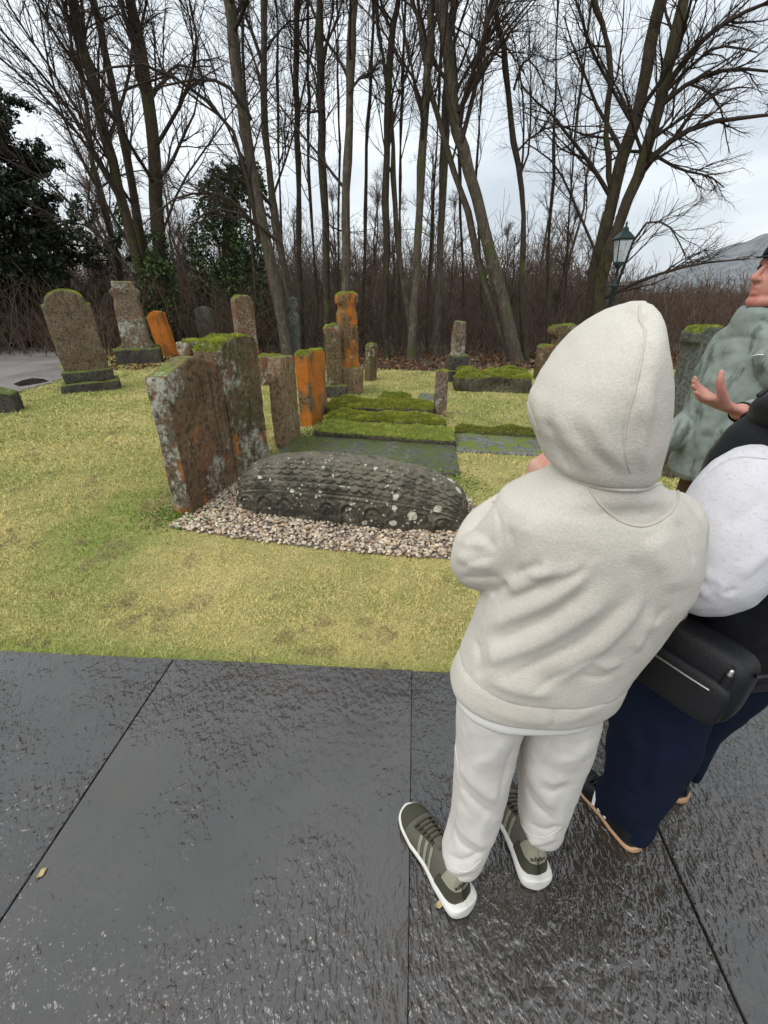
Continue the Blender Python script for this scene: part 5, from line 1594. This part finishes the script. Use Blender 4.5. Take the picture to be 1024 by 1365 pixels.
    hl = [([(853, 406), (853, 425), (860, 446), (851, 500), (837, 556), (832, 588), (836, 614), (842, 632)], 3.0, -.0035), ([(868, 440), (870, 480), (858, 530), (848, 570)], 10, .005),
          ([(833, 424), (845, 427), (858, 424)], 5, -.006), ([(835, 412), (848, 414), (858, 411)], 5, .004), ([(738, 545), (756, 585), (792, 630)], 9, .004), ([(758, 560), (785, 600), (822, 634)], 8, -.004), ([(780, 550), (806, 594), (838, 630)], 9, .004),
          ([(724, 555), (740, 595), (760, 632)], 8, -.006), ([(880, 500), (872, 560), (862, 620)], 12, -.004), ([(870, 520), (858, 580), (856, 630)], 7, .004), ([(712, 520), (716, 560), (733, 615)], 7, .003), ([(760, 470), (800, 440), (840, 432)], 14, .004), ([(700, 532), (709, 556), (723, 600)], 3, -.004)]
    V3, Q3 = remesh([loft(rows_up([row(*r) for r in hd]), 56)], 0.0048, 4)
    V3 = V3 + vnormals(V3, Q3) * (fbm(V3, 7, 3, 5) * 0.006)[:, None]
    V3 = smooth_np(folds(V3, Q3, hl), Q3, 1)
    fd = norm(np.array((-0.60, 0.80, -0.10)))
    cen = np.array(hc) + np.array((0, 0, -0.01))
    dd = V3[Q3].mean(1) - cen
    dn = norm(dd)
    keep = ~((np.sum(dn * fd, -1) > 0.72) & (dd[:, 2] > -0.115))
    Qk = Q3[keep]
    used = np.unique(Qk); mp = np.full(len(V3), -1); mp[used] = np.arange(len(used))
    me = mesh_np('hood', V3[used], mp[Qk])
    hd_o = link('hood', me, F_HOOD, ho)
    so = hd_o.modifiers.new('thickness', 'SOLIDIFY'); so.thickness = 0.006; so.offset = -1
    b3 = bvh_of(V3, Q3)
    surf_tube('hood_seam', b3, [(853, 407), (853, 425), (860, 446), (851, 500), (837, 556), (832, 588), (836, 614), (841, 630)], 0.0020, F_SEAM, ho, 60, -0.0001)
    surf_tube('rim_seam', b3, [(703, 536), (712, 560), (724, 596), (731, 628)], 0.0013, F_SEAM, ho, 30, -0.0001)
    # roll where the hood is sewn to the neck
    P1 = []
    for x in np.linspace(728, 880, 60):          # the line where the hood meets the trunk
        for y in np.arange(596, 690, 1.0):
            h3, h1 = hit(b3, x, y)[0], hit(b1, x, y)[0]
            if h1 is not None and (h3 is None or np.linalg.norm(h1 - (0, 0, H)) < np.linalg.norm(h3 - (0, 0, H))):
                P1.append(h1 + np.array((0, -0.002, 0.0)))
                break
    P1 = np.array(P1)
    for _ in range(4):
        P1[1:-1] = (P1[:-2] + P1[1:-1] + P1[2:]) / 3
    if len(P1) > 3:
        Vt, Qt = tubes(P1[None], np.full((1, len(P1)), 0.0040), 8)
        link('neck_seam', mesh_np('neck_seam', Vt, Qt), F_HOOD, ho)
    # joggers
    ll = [(893, 618, 722, .75, .090), (920, 612, 712, .75, .098), (955, 608, 698, .748, .096), (985, 607, 690, .745, .092), (1030, 605, 680, .735, .085), (1075, 603, 668, .725, .08), (1105, 599, 656, .71, .074), (1124, 593, 650, .70, .069), (1137, 589, 646, .695, .064), (1144, 592, 642, .692, .059)]
    rl = [(893, 700, 812, .75, .090), (920, 698, 806, .75, .098), (955, 694, 800, .75, .098), (985, 692, 793, .75, .094), (1030, 691, 775, .745, .085), (1065, 691, 762, .74, .078), (1085, 690, 755, .737, .073), (1097, 692, 752, .732, .067), (1104, 697, 747, .73, .060)]
    pl = [([(610, 1020), (636, 1048), (668, 1072)], 8, .006), ([(606, 1040), (632, 1070), (662, 1092)], 6, -.006), ([(603, 1068), (618, 1108), (652, 1130)], 7, .006), ([(600, 1092), (612, 1124), (640, 1142)], 5, -.006),
          ([(672, 985), (655, 1010), (622, 1020)], 8, .005), ([(625, 975), (622, 1010), (612, 1050)], 7, -.004), ([(690, 985), (676, 1020), (664, 1070)], 6, -.005), ([(594, 1138), (616, 1148), (646, 1136)], 4, -.007), ([(592, 1150), (610, 1162), (640, 1154)], 4, .007), ([(600, 1166), (612, 1172), (630, 1168)], 3, -.004), ([(652, 1085), (640, 1110), (644, 1135)], 5, .004),
          ([(696, 1012), (716, 1050), (744, 1082)], 8, .006), ([(694, 1036), (712, 1072), (742, 1098)], 6, -.006), ([(722, 1032), (738, 1042), (756, 1036)], 6, .005), ([(718, 1046), (738, 1056), (756, 1048)], 5, -.005), ([(790, 985), (770, 1010), (735, 1018)], 8, .005), ([(735, 985), (730, 1010), (715, 1030)], 7, -.004),
          ([(694, 1090), (706, 1112), (716, 1128)], 4, .006), ([(704, 1096), (726, 1108), (750, 1100)], 4, -.006), ([(700, 1114), (718, 1123), (744, 1115)], 4, .006), ([(758, 1055), (748, 1085), (746, 1105)], 5, .004)]
    jo_, Vj, Qj = cloth('joggers', root, [loft(rows_up([row(*r) for r in ll]), 36), loft(rows_up([row(*r) for r in rl]), 36)], 0.0048, F_PANT, pl, 4, 0.005, 8, 21, 0.002)
    bj = bvh_of(Vj, Qj)
    for pl_ in ([(592, 1140), (602, 1156), (622, 1162), (642, 1146)], [(694, 1096), (706, 1112), (728, 1116), (749, 1102)], [(607, 990), (612, 1050), (606, 1100), (596, 1130)]):
        surf_tube('trouser_seam', bj, pl_, 0.0016, F_PANT, jo_, 30, 0.0003)
    # sock, shoes
    link('sock', mesh_np('sock', *limb([W(611, 1166, 0.690), W(611, 1130, 0.70)], [0.038, 0.038], 16, 6)), plain('lilac_sock', (0.45, 0.47, 0.62), 0.9, 0.1, 200, 0.2), root)
    link('sock', mesh_np('sock', *limb([W(716, 1116, 0.745), W(719, 1092, 0.745)], [0.034, 0.034], 16, 6)), bpy.data.materials['lilac_sock'], root)
    kw = dict(up_mat=M_OLIVE, sole_mat=M_WSOLE, trim=M_OLIVE_D, stripe=M_OLIVE_L, tongue=None, text='adidas', heel_mat=M_OLIVE_L, sole_h=0.040, flare=0.008)
    shoe(root, (0.212, 0.618), (-0.152, 0.255), 0.285, 0.104, out_side=-1, **kw)
    shoe(root, (0.424, 0.676), (-0.10, 0.99), 0.285, 0.104, out_side=1, **kw)
    fix()
boy()

# ================= person in the black vest
def woman():
    root = empty('person', (0.86, 0.90, 0.0))
    tag(root, 'person in black sleeveless vest, pale sweatshirt and navy wide jeans', 'person')
    f = np.array((-0.38, 0.92, 0.0)); r = np.array((0.92, 0.38, 0.0))
    c = np.array((0.905, 0.925, 0.0))
    hc = np.array((0.826, 0.875, 1.487))
    hp, eyes, P = head_parts(hc, (-0.93, 0.30), 0.05, 0.93)
    sh, el, wr = np.array((0.760, 0.865, 1.135)), np.array((0.705, 0.815, 0.962)), np.array((0.60, 1.0, 0.99))
    sh2 = c + r * 0.16 + np.array((0, 0, 1.22)); el2 = c + r * 0.22 + f * 0.04 + np.array((0, 0, 0.98)); wr2 = c + r * 0.02 + f * 0.24 + np.array((0, 0, 0.92))
    parts = hp + [limb([sh, el, wr], [.05, .042, .026], 14, 16), limb([sh2, el2, wr2], [.05, .042, .026], 14, 16)]
    parts += hand_parts(wr, (-0.1, 0.9, 0.3), (-0.8, -0.2, 0.3), 0.88, 0.7, 1) + hand_parts(wr2, (-0.5, 0.7, 0.3), (0.5, 0.3, 0.5), 0.88, 0.7, -1)
    parts += [limb([hc + np.array((0.03, 0, -0.1)), c + np.array((0, 0, 1.24))], [.05, .06], 14, 10), loft([(c + np.array((0, 0, z)), a, b_, 0.39, 2.2) for z, a, b_ in ((.72, .15, .1), (.85, .14, .095), (1.0, .13, .09), (1.15, .15, .09), (1.24, .11, .07))], 28)]
    l1 = (np.array((0.735, 0.80, 0.08)), np.array((0.80, 0.87, 0.42)), c - r * 0.08 + np.array((0, 0, 0.78)))
    l2 = (np.array((0.94, 0.93, 0.08)), np.array((0.95, 0.95, 0.42)), c + r * 0.08 + np.array((0, 0, 0.78)))
    parts += [limb(list(l1), [.034, .045, .06], 14, 20), limb(list(l2), [.034, .045, .06], 14, 20)]
    body(root, parts, 0.0055, K_BOY, eyes)
    V, Q = remesh([ball(hc + np.array((0.022, -0.004, 0.04)), (0.088, 0.086, 0.088)), ball(hc + np.array((0.07, -0.02, -0.04)), (0.05, 0.06, 0.10))], 0.008, 2)
    link('hair', mesh_np('hair', V, Q), M_HAIR, root)
    # jeans
    j1 = [(870, 850, 985, .92, .12), (925, 826, 960, .90, .115), (960, 811, 945, .88, .105), (1000, 807, 932, .865, .10), (1040, 808, 900, .85, .09), (1062, 806, 882, .845, .085)]
    j2 = [(870, 900, 1060, .98, .12), (925, 895, 1000, 1.0, .10), (960, 888, 962, 1.0, .09), (1000, 884, 940, .995, .085), (1008, 890, 936, 1.0, .08), (1018, 893, 930, 1.0, .075)]
    jl = [([(830, 950), (845, 1000), (835, 1050)], 7, .006), ([(850, 950), (862, 1010), (850, 1070)], 7, -.006), ([(875, 960), (880, 1010), (866, 1060)], 8, .006), ([(800, 1060), (830, 1085), (860, 1090)], 6, .006), ([(805, 1090), (830, 1112), (850, 1118)], 5, -.006), ([(900, 950), (905, 990), (890, 1040)], 7, -.005)]
    cloth('jeans', root, [loft(rows_up([row(*q) for q in j1] + [(np.array((0.742, 0.842, 0.10)), .062, .092, .39, 2.4), (np.array((0.737, 0.836, 0.05)), .052, .090, .39, 2.4), (np.array((0.737, 0.834, 0.036)), .046, .086, .39, 2.4)]), 36), loft(rows_up([row(*q) for q in j2]), 36)], 0.006, F_JEAN, jl, 4, 0.018, 8, 33, 0.002)
    # vest
    vr = [(.655, .195, .150), (.67, .205, .160), (.74, .205, .160), (.86, .192, .150), (1.0, .185, .145), (1.1, .195, .150), (1.17, .190, .145), (1.23, .155, .125), (1.28, .10, .095)]
    vv = [loft([(c + np.array((0, 0, z)), a, b_, 0.39, 2.3) for z, a, b_ in vr], 48), limb([np.array((0.85, 0.80, 1.285)), np.array((0.790, 0.855, 1.295)), np.array((0.81, 0.94, 1.28)), np.array((0.88, 1.0, 1.26))], [.035, .035, .034, .03], 16, 20)]
    vo, V, Q = cloth('vest', root, vv, 0.006, F_VEST, [([(930, 830), (970, 850), (1030, 850)], 9, .006), ([(950, 880), (990, 890), (1040, 880)], 9, -.006), ([(960, 905), (1000, 912), (1040, 905)], 7, .005), ([(940, 800), (980, 815), (1030, 800)], 8, -.005)], 4, 0.014, 8, 41)
    bv = bvh_of(V, Q)
    surf_tube('hem_trim', bv, [(948, 912), (975, 922), (1000, 925), (1040, 920)], 0.004, plain('dark_grey_trim', (0.03, 0.03, 0.032), 0.6), vo, 30)
    tg = W(1012, 527, 0.845)
    link('cord_toggle', mesh_np('cord_toggle', *limb([tg, tg + np.array((0.012, 0, 0.012))], [.0045, .004], 10, 6)), M_BLK, vo)
    # sweatshirt sleeves
    sp = limb([np.array((0.82, 0.885, 1.165)), sh + np.array((0.01, 0, 0)), np.array((0.735, 0.835, 1.05)), el, np.array((0.655, 0.87, 0.955)), np.array((0.625, 0.94, 0.97)), wr], [.075, .096, .108, .098, .085, .07, .045], 24, 40)
    sl = [([(935, 640), (970, 612), (1024, 605)], 3, -.004), ([(930, 760), (950, 775), (968, 797)], 6, .008), ([(945, 770), (965, 790), (985, 785)], 5, -.007), ([(905, 790), (930, 785), (945, 800)], 6, .006), ([(985, 770), (1010, 750), (1030, 730)], 8, .005), ([(960, 700), (990, 690), (1024, 660)], 14, -.004)]
    so, V, Q = cloth('sweatshirt_sleeve', root, [sp], 0.005, F_SWEAT, sl, 4, 0.010, 9, 52, 0.0015)
    cloth('sweatshirt_sleeve', root, [limb([sh2, (sh2 + el2) / 2, el2, wr2], [.09, .085, .08, .05], 20, 30)], 0.007, F_SWEAT, (), 4, 0.010, 9, 53)
    bs = bvh_of(V, Q)
    surf_tube('shoulder_seam', bs, [(938, 640), (955, 622), (985, 610), (1022, 612)], 0.0016, plain('sleeve_seam_thread', (0.56, 0.55, 0.56), 0.9), so, 30, 0.0004)
    kw = dict(up_mat=M_BLK, sole_mat=M_GUM, trim=M_BLK, stripe=plain('white_leather_stripe', (0.8, 0.8, 0.78), 0.5, 0.04), out_side=-1, sole_h=0.024)
    shoe(root, (0.750, 0.758), (-0.098, 0.24), 0.262, 0.092, **kw)
    shoe(root, (0.972, 0.900), (-0.098, 0.24), 0.262, 0.092, **{**kw, 'out_side': 1})
    for o in root.children:
        o.matrix_parent_inverse = Matrix.Translation((-0.86, -0.90, 0))
    # shoulder bag, hanging at the hip
    bc = np.array((0.672, 0.755, 0.765))
    bag = empty('shoulder_bag', bc)
    tag(bag, 'black leather crossbody bag with silver zip hanging at the hip', 'bag')
    ax = norm(np.array((-0.50, 0.86, 0.0))); nx = np.array((-0.86, -0.50, 0.0)); up = norm(np.array((0.18, 0.10, 1.0)))
    def bx(hx, hy, hz, off, rd, name, mat, parent):
        n = 26
        th = np.linspace(0.02, math.pi - 0.02, n); an = np.arange(36) * 2 * math.pi / 36
        e = rd
        sg = lambda a, k: np.sign(a) * np.abs(a) ** k
        X = hx * sg(np.sin(th)[:, None], e) * sg(np.cos(an)[None], e); Yv = hy * sg(np.sin(th)[:, None], e) * sg(np.sin(an)[None], e); Z = -hz * sg(np.cos(th)[:, None], e) * np.ones((1, 36))
        L = np.stack([X, Yv, Z], -1).reshape(-1, 3) + off
        Wp = L[:, :1] * ax + L[:, 1:2] * nx + L[:, 2:] * up
        return link(name, mesh_np(name, *ringcap(n, 36, Wp)), mat, parent)
    leather = plain('pebbled_leather', (0.009, 0.009, 0.010), 0.36, 0.3, 420, 0.5)
    bd = bx(0.118, 0.042, 0.082, np.array((0, 0, 0.0)), 0.42, 'pouch', leather, bag)
    bx(0.108, 0.020, 0.052, np.array((0.0, 0.040, -0.022)), 0.40, 'front_pocket', leather, bag)
    silver = plain('zip_metal', (0.55, 0.54, 0.50), 0.3, 0.1, 200, 0.1, Metallic=1.0)
    V, Q = tubes(np.array([[ax * t + nx * 0.0625 + up * (0.012 + 0.0006 * math.sin(t * 40)) for t in np.linspace(0.08, -0.075, 12)]]), np.full((1, 12), 0.0024), 6)
    link('pocket_zip', mesh_np('pocket_zip', V, Q), silver, bag)
    V, Q = tubes(np.array([[ax * t + nx * 0.034 + up * 0.066 for t in np.linspace(0.10, -0.09, 12)]]), np.full((1, 12), 0.003), 6)
    link('top_zip', mesh_np('top_zip', V, Q), M_BLK, bag)
    pz = -ax * 0.088 + nx * 0.046 + up * 0.050
    link('zip_pull', mesh_np('zip_pull', *limb([pz, pz - up * 0.03], [.008, .009], 12, 8, flat=(nx, 0.3))), leather, bag)
    link('zip_slider', mesh_np('zip_slider', *limb([pz + up * 0.004, pz + up * 0.012], [.006, .005], 10, 6)), silver, bag)
    q0 = -ax * 0.118 + up * 0.05
    an = np.linspace(0, 2 * math.pi, 24)
    V, Q = tubes((q0 + 0.013 * (np.cos(an)[:, None] * up + np.sin(an)[:, None] * nx))[None], np.full((1, 24), 0.0022), 6)
    link('strap_ring', mesh_np('strap_ring', V, Q), silver, bag)
    st = catmull([q0, q0 + np.array((0.06, -0.01, 0.035)), np.array((1.02, 0.71, 0.93)) - bc, np.array((1.12, 0.83, 1.05)) - bc, np.array((1.08, 0.86, 1.28)) - bc, np.array((0.95, 0.98, 1.29)) - bc, np.array((0.80, 1.075, 1.05)) - bc, np.array((0.665, 0.92, 0.86)) - bc, ax * 0.118 + up * 0.05], 60)
    V, Q = tubes(st[None], np.full((1, 60), 0.0075), 8)
    link('strap', mesh_np('strap', V, Q), M_BLK, bag)
woman()

# ================= man in the sage jacket
def man():
    c0_ = np.array((1.50, 1.87, 0.0))
    root = empty('person', c0_)
    tag(root, 'person in sage green rain jacket and dark cap gesturing with open hand', 'person')
    chin = W(1002, 405, 1.86)
    hc = chin + np.array((0.082, 0.0, 0.098))
    hp, eyes, P = head_parts(hc, (-1.0, -0.10), 0.14, 1.0)
    parts = list(hp)
    wr = W(986, 549, 1.45)
    shn, eln = W(1042, 478, 1.67), W(1075, 572, 1.58)
    shf, elf, wrf = W(985, 475, 2.05), W(930, 560, 2.02), W(862, 596, 1.84)
    parts += [limb([hc + np.array((0.02, 0, -0.09)), np.array((1.50, 1.86, 1.36))], [.06, .07], 14, 10), limb([shn, eln, wr], [.06, .048, .028], 14, 18), limb([shf, elf, wrf], [.06, .048, .028], 14, 18)]
    # open hand: palm up, fingers towards the gravestones, thumb raised
    pe = W(943, 531, 1.45)
    parts.append(limb([wr, (wr + pe) / 2, pe], [.029, .040, .039], 16, 14, flat=((0.25, 0.0, 0.97), 0.46)))
    for i, ln in enumerate((1.0, 1.06, 1.0, 0.82)):
        b0 = pe + np.array((0.012, -0.031 + 0.0205 * i, 0.0 + 0.005 * i))
        k_ = (0.0, 0.35, 0.75, 1.2)[i]
        m1 = b0 + np.array((-0.048 + 0.006 * k_, -0.006 + 0.004 * i, 0.008 + 0.014 * k_)) * ln; t1 = m1 + np.array((-0.030 + 0.012 * k_, 0.002, 0.018 + 0.008 * k_)) * ln
        parts.append(limb([b0, b0 + (m1 - b0) * 0.5, m1, t1], [.0095, .0092, .0086, .0074], 10, 16))
    tb = W(968, 541, 1.42)
    parts.append(limb([tb, W(962, 522, 1.402), W(960, 508, 1.40), W(962, 496, 1.405)], [.017, .0135, .0115, .0092], 12, 16))
    parts += hand_parts(wrf, (-0.8, -0.3, 0.2), (0, 0.3, 1), 1.0, 0.5, 1)
    parts += [loft([((1.50, 1.86, z), a, b_, 0.0, 2.2) for z, a, b_ in ((.86, .12, .16), (1.0, .11, .15), (1.15, .12, .16), (1.3, .11, .18), (1.38, .08, .13))], 28)]
    la, lb = np.array((1.49, 1.75, 0.09)), np.array((1.53, 1.98, 0.09))
    parts += [limb([la, np.array((1.47, 1.76, 0.48)), np.array((1.50, 1.78, 0.92))], [.04, .06, .09], 14, 20), limb([lb, np.array((1.51, 1.96, 0.48)), np.array((1.50, 1.95, 0.92))], [.04, .06, .09], 14, 20)]
    bo = body(root, parts, 0.0046, K_MAN, eyes)
    # cap
    r_, f_, u_ = basis((-1.0, -0.10), 0.14)
    Rm = np.stack([r_, f_, u_], -1)
    V, Q = ball((0, 0, 0), (1, 1, 1), 32, 20)
    V = V * np.array((0.084, 0.105, 0.085)); V[:, 2] = np.maximum(V[:, 2], -0.004)
    cc = P(0, -0.012, 0.055)
    cap = link('cap', mesh_np('cap', V @ Rm.T + cc, Q), plain('black_cap', (0.012, 0.012, 0.014), 0.9, 0.3, 300, 0.3), root)
    n = 20
    a = np.linspace(-1.2, 1.2, n)
    top = np.stack([np.sin(a) * 0.076, 0.035 + np.cos(a) * 0.095, -0.02 * np.cos(a) + 0.004], -1); inn = np.stack([np.sin(a) * 0.076, np.cos(a) * 0.070, 0.008 * np.ones(n)], -1)
    Vb = np.vstack([top, inn, top - (0, 0, 0.004), inn - (0, 0, 0.004)])
    k = np.arange(n - 1)
    Fb = np.concatenate([np.stack([k, k + 1, k + 1 + n, k + n], -1), np.stack([k + 2 * n, k + 3 * n, k + 1 + 3 * n, k + 1 + 2 * n], -1), np.stack([k, k + 2 * n, k + 1 + 2 * n, k + 1], -1)])
    link('brim', mesh_np('brim', Vb @ Rm.T + cc, Fb), cap.data.materials[0], cap)
    # jacket
    jr = [(424, 984, 1050, 1.86, .075), (434, 976, 1058, 1.86, .10), (446, 961, 1064, 1.86, .165), (460, 950, 1070, 1.86, .205), (480, 939, 1073, 1.86, .23), (510, 926, 1073, 1.86, .235), (550, 914, 1069, 1.86, .235), (590, 904, 1061, 1.86, .235), (620, 895, 1053, 1.86, .235), (632, 891, 1047, 1.86, .23), (638, 895, 1043, 1.86, .22)]
    col_ = loft(rows_up([row(*q) for q in ((409, 990, 1050, 1.87, .070), (414, 983, 1054, 1.87, .080), (424, 978, 1057, 1.87, .088), (438, 972, 1062, 1.87, .105))]), 36)
    arm_n = limb([shn, (shn + eln) / 2 + np.array((0.01, 0, 0)), eln, W(1040, 562, 1.52), W(1000, 553, 1.465)], [.088, .082, .072, .062, .047], 20, 34)
    arm_f = limb([shf, (shf + elf) / 2, elf, W(900, 578, 1.93), wrf], [.088, .080, .074, .066, .05], 20, 34)
    jl = [([(935, 560), (960, 500), (1000, 470)], 8, .012), ([(950, 580), (985, 530), (1024, 490)], 9, -.012), ([(905, 600), (925, 570), (940, 545)], 4, -.012), ([(912, 612), (935, 580), (950, 560)], 5, .010), ([(896, 634), (920, 618), (960, 612)], 4, -.006),
          ([(925, 545), (915, 560), (910, 575)], 3, .008), ([(915, 555), (905, 568), (900, 582)], 3, -.008), ([(905, 560), (896, 574), (893, 588)], 3, .008), ([(896, 566), (888, 580), (886, 592)], 3, -.008), ([(888, 572), (880, 586), (878, 596)], 3, .008), ([(930, 520), (950, 510), (975, 515)], 6, .01), ([(945, 480), (965, 470), (990, 460)], 7, .01), ([(940, 600), (965, 560), (1000, 540)], 5, -.010), ([(930, 620), (955, 590), (990, 575)], 6, .010), ([(955, 455), (985, 450), (1015, 455)], 5, -.008), ([(932, 500), (945, 530), (940, 560)], 5, -.008), ([(985, 500), (1000, 480), (1024, 470)], 4, .008)]
    jo, V, Q = cloth('jacket', root, [loft(rows_up([row(*q) for q in jr]), 48), col_, arm_n, arm_f], 0.007, F_JACK, jl, 3, 0.022, 8, 61, 0.005)
    bj = bvh_of(V, Q)
    surf_tube('hem_seam', bj, [(893, 626), (915, 634), (945, 640)], 0.003, plain('jacket_seam', (0.15, 0.18, 0.155), 0.7), jo, 24)
    surf_tube('chest_mark', bj, [(1003, 475), (1010, 473), (1018, 473)], 0.0022, plain('white_print', (0.75, 0.75, 0.75), 0.6), jo, 12)
    # trousers and shoes
    cloth('trousers', root, [limb([la + np.array((0, 0, 0.0)), np.array((1.47, 1.76, 0.48)), np.array((1.50, 1.79, 0.92))], [.085, .095, .125], 20, 24), limb([lb, np.array((1.51, 1.96, 0.48)), np.array((1.50, 1.94, 0.92))], [.085, .095, .125], 20, 24)], 0.010, F_TROU, (), 3, 0.018, 8, 71)
    kw = dict(up_mat=plain('brown_boot', (0.05, 0.03, 0.02), 0.5), sole_mat=M_BLK, trim=M_BLK, stripe=M_BLK)
    shoe(root, (1.58, 1.75), (-1, -0.05), 0.30, 0.105, **kw)
    shoe(root, (1.62, 1.98), (-1, 0.05), 0.30, 0.105, **{**kw, 'out_side': -1})
    for o in root.children:
        o.matrix_parent_inverse = Matrix.Translation(tuple(-c0_))
    # watch
    fd = norm(wr - W(1040, 562, 1.52))
    u = norm(np.array((0.2, 0, 1.0)) - fd * fd[2]); s = np.cross(fd, u)
    wc = wr + fd * -0.012
    wt = empty('wristwatch', wc)
    tag(wt, 'black wristwatch on the wrist of the gesturing hand', 'watch')
    an = np.linspace(0, 2 * math.pi, 40)
    rings = []
    for k, (rr, ox) in enumerate(((0.034, -0.012), (0.0365, -0.010), (0.0365, 0.010), (0.034, 0.012))):
        rings.append(np.stack([fd * ox + rr * (math.cos(a) * s + 0.92 * math.sin(a) * u) for a in an[:-1]]))
    Vw, Fw = ringcap(4, 39, np.concatenate(rings))
    link('watch_band', mesh_np('watch_band', Vw[:-2], Fw[0]), M_BLK, wt)
    cs = -0.037 * np.array((0, 1, 0)) * 1.0
    link('watch_case', mesh_np('watch_case', *limb([cs * 0.85 - u * 0.008, cs * 1.2 - u * 0.008], [.019, .018], 20, 6)), plain('watch_case', (0.008, 0.008, 0.009), 0.15, 0.1), wt)
man()

# ---- a few bits of leaf on the paving
for (x, y, a, lb) in ((586, 1206, 0.4, 'small yellowish withered leaf on the paving beside the olive shoe'), (56, 1164, 1.2, 'tiny pale leaf fragment on the paving beside the slab joint'), (921, 912, 2.0, 'tiny tan leaf fragment near the lawn edge of the paving')):
    g = G(x, y, 0.018)
    t = np.linspace(0, 1, 9)
    w = 0.0075 * np.sin(t * math.pi) ** 0.7 + 0.0004
    top = np.concatenate([np.stack([t * 0.03 - 0.015, w * s_, 0.003 * np.cos(t * 9) + 0.003 * abs(s_)], -1) for s_ in (-1, 0, 1)])
    k = np.arange(8)
    Fl = np.concatenate([np.stack([k, k + 1, k + 10, k + 9], -1), np.stack([k + 9, k + 10, k + 19, k + 18], -1)])
    o = link('fallen_leaf', mesh_np('fallen_leaf', top, Fl), plain('withered_leaf', (0.42, 0.33, 0.16), 0.7, 0.3), None, tuple(g), (0, 0, a))
    tag(o, lb, 'leaf')
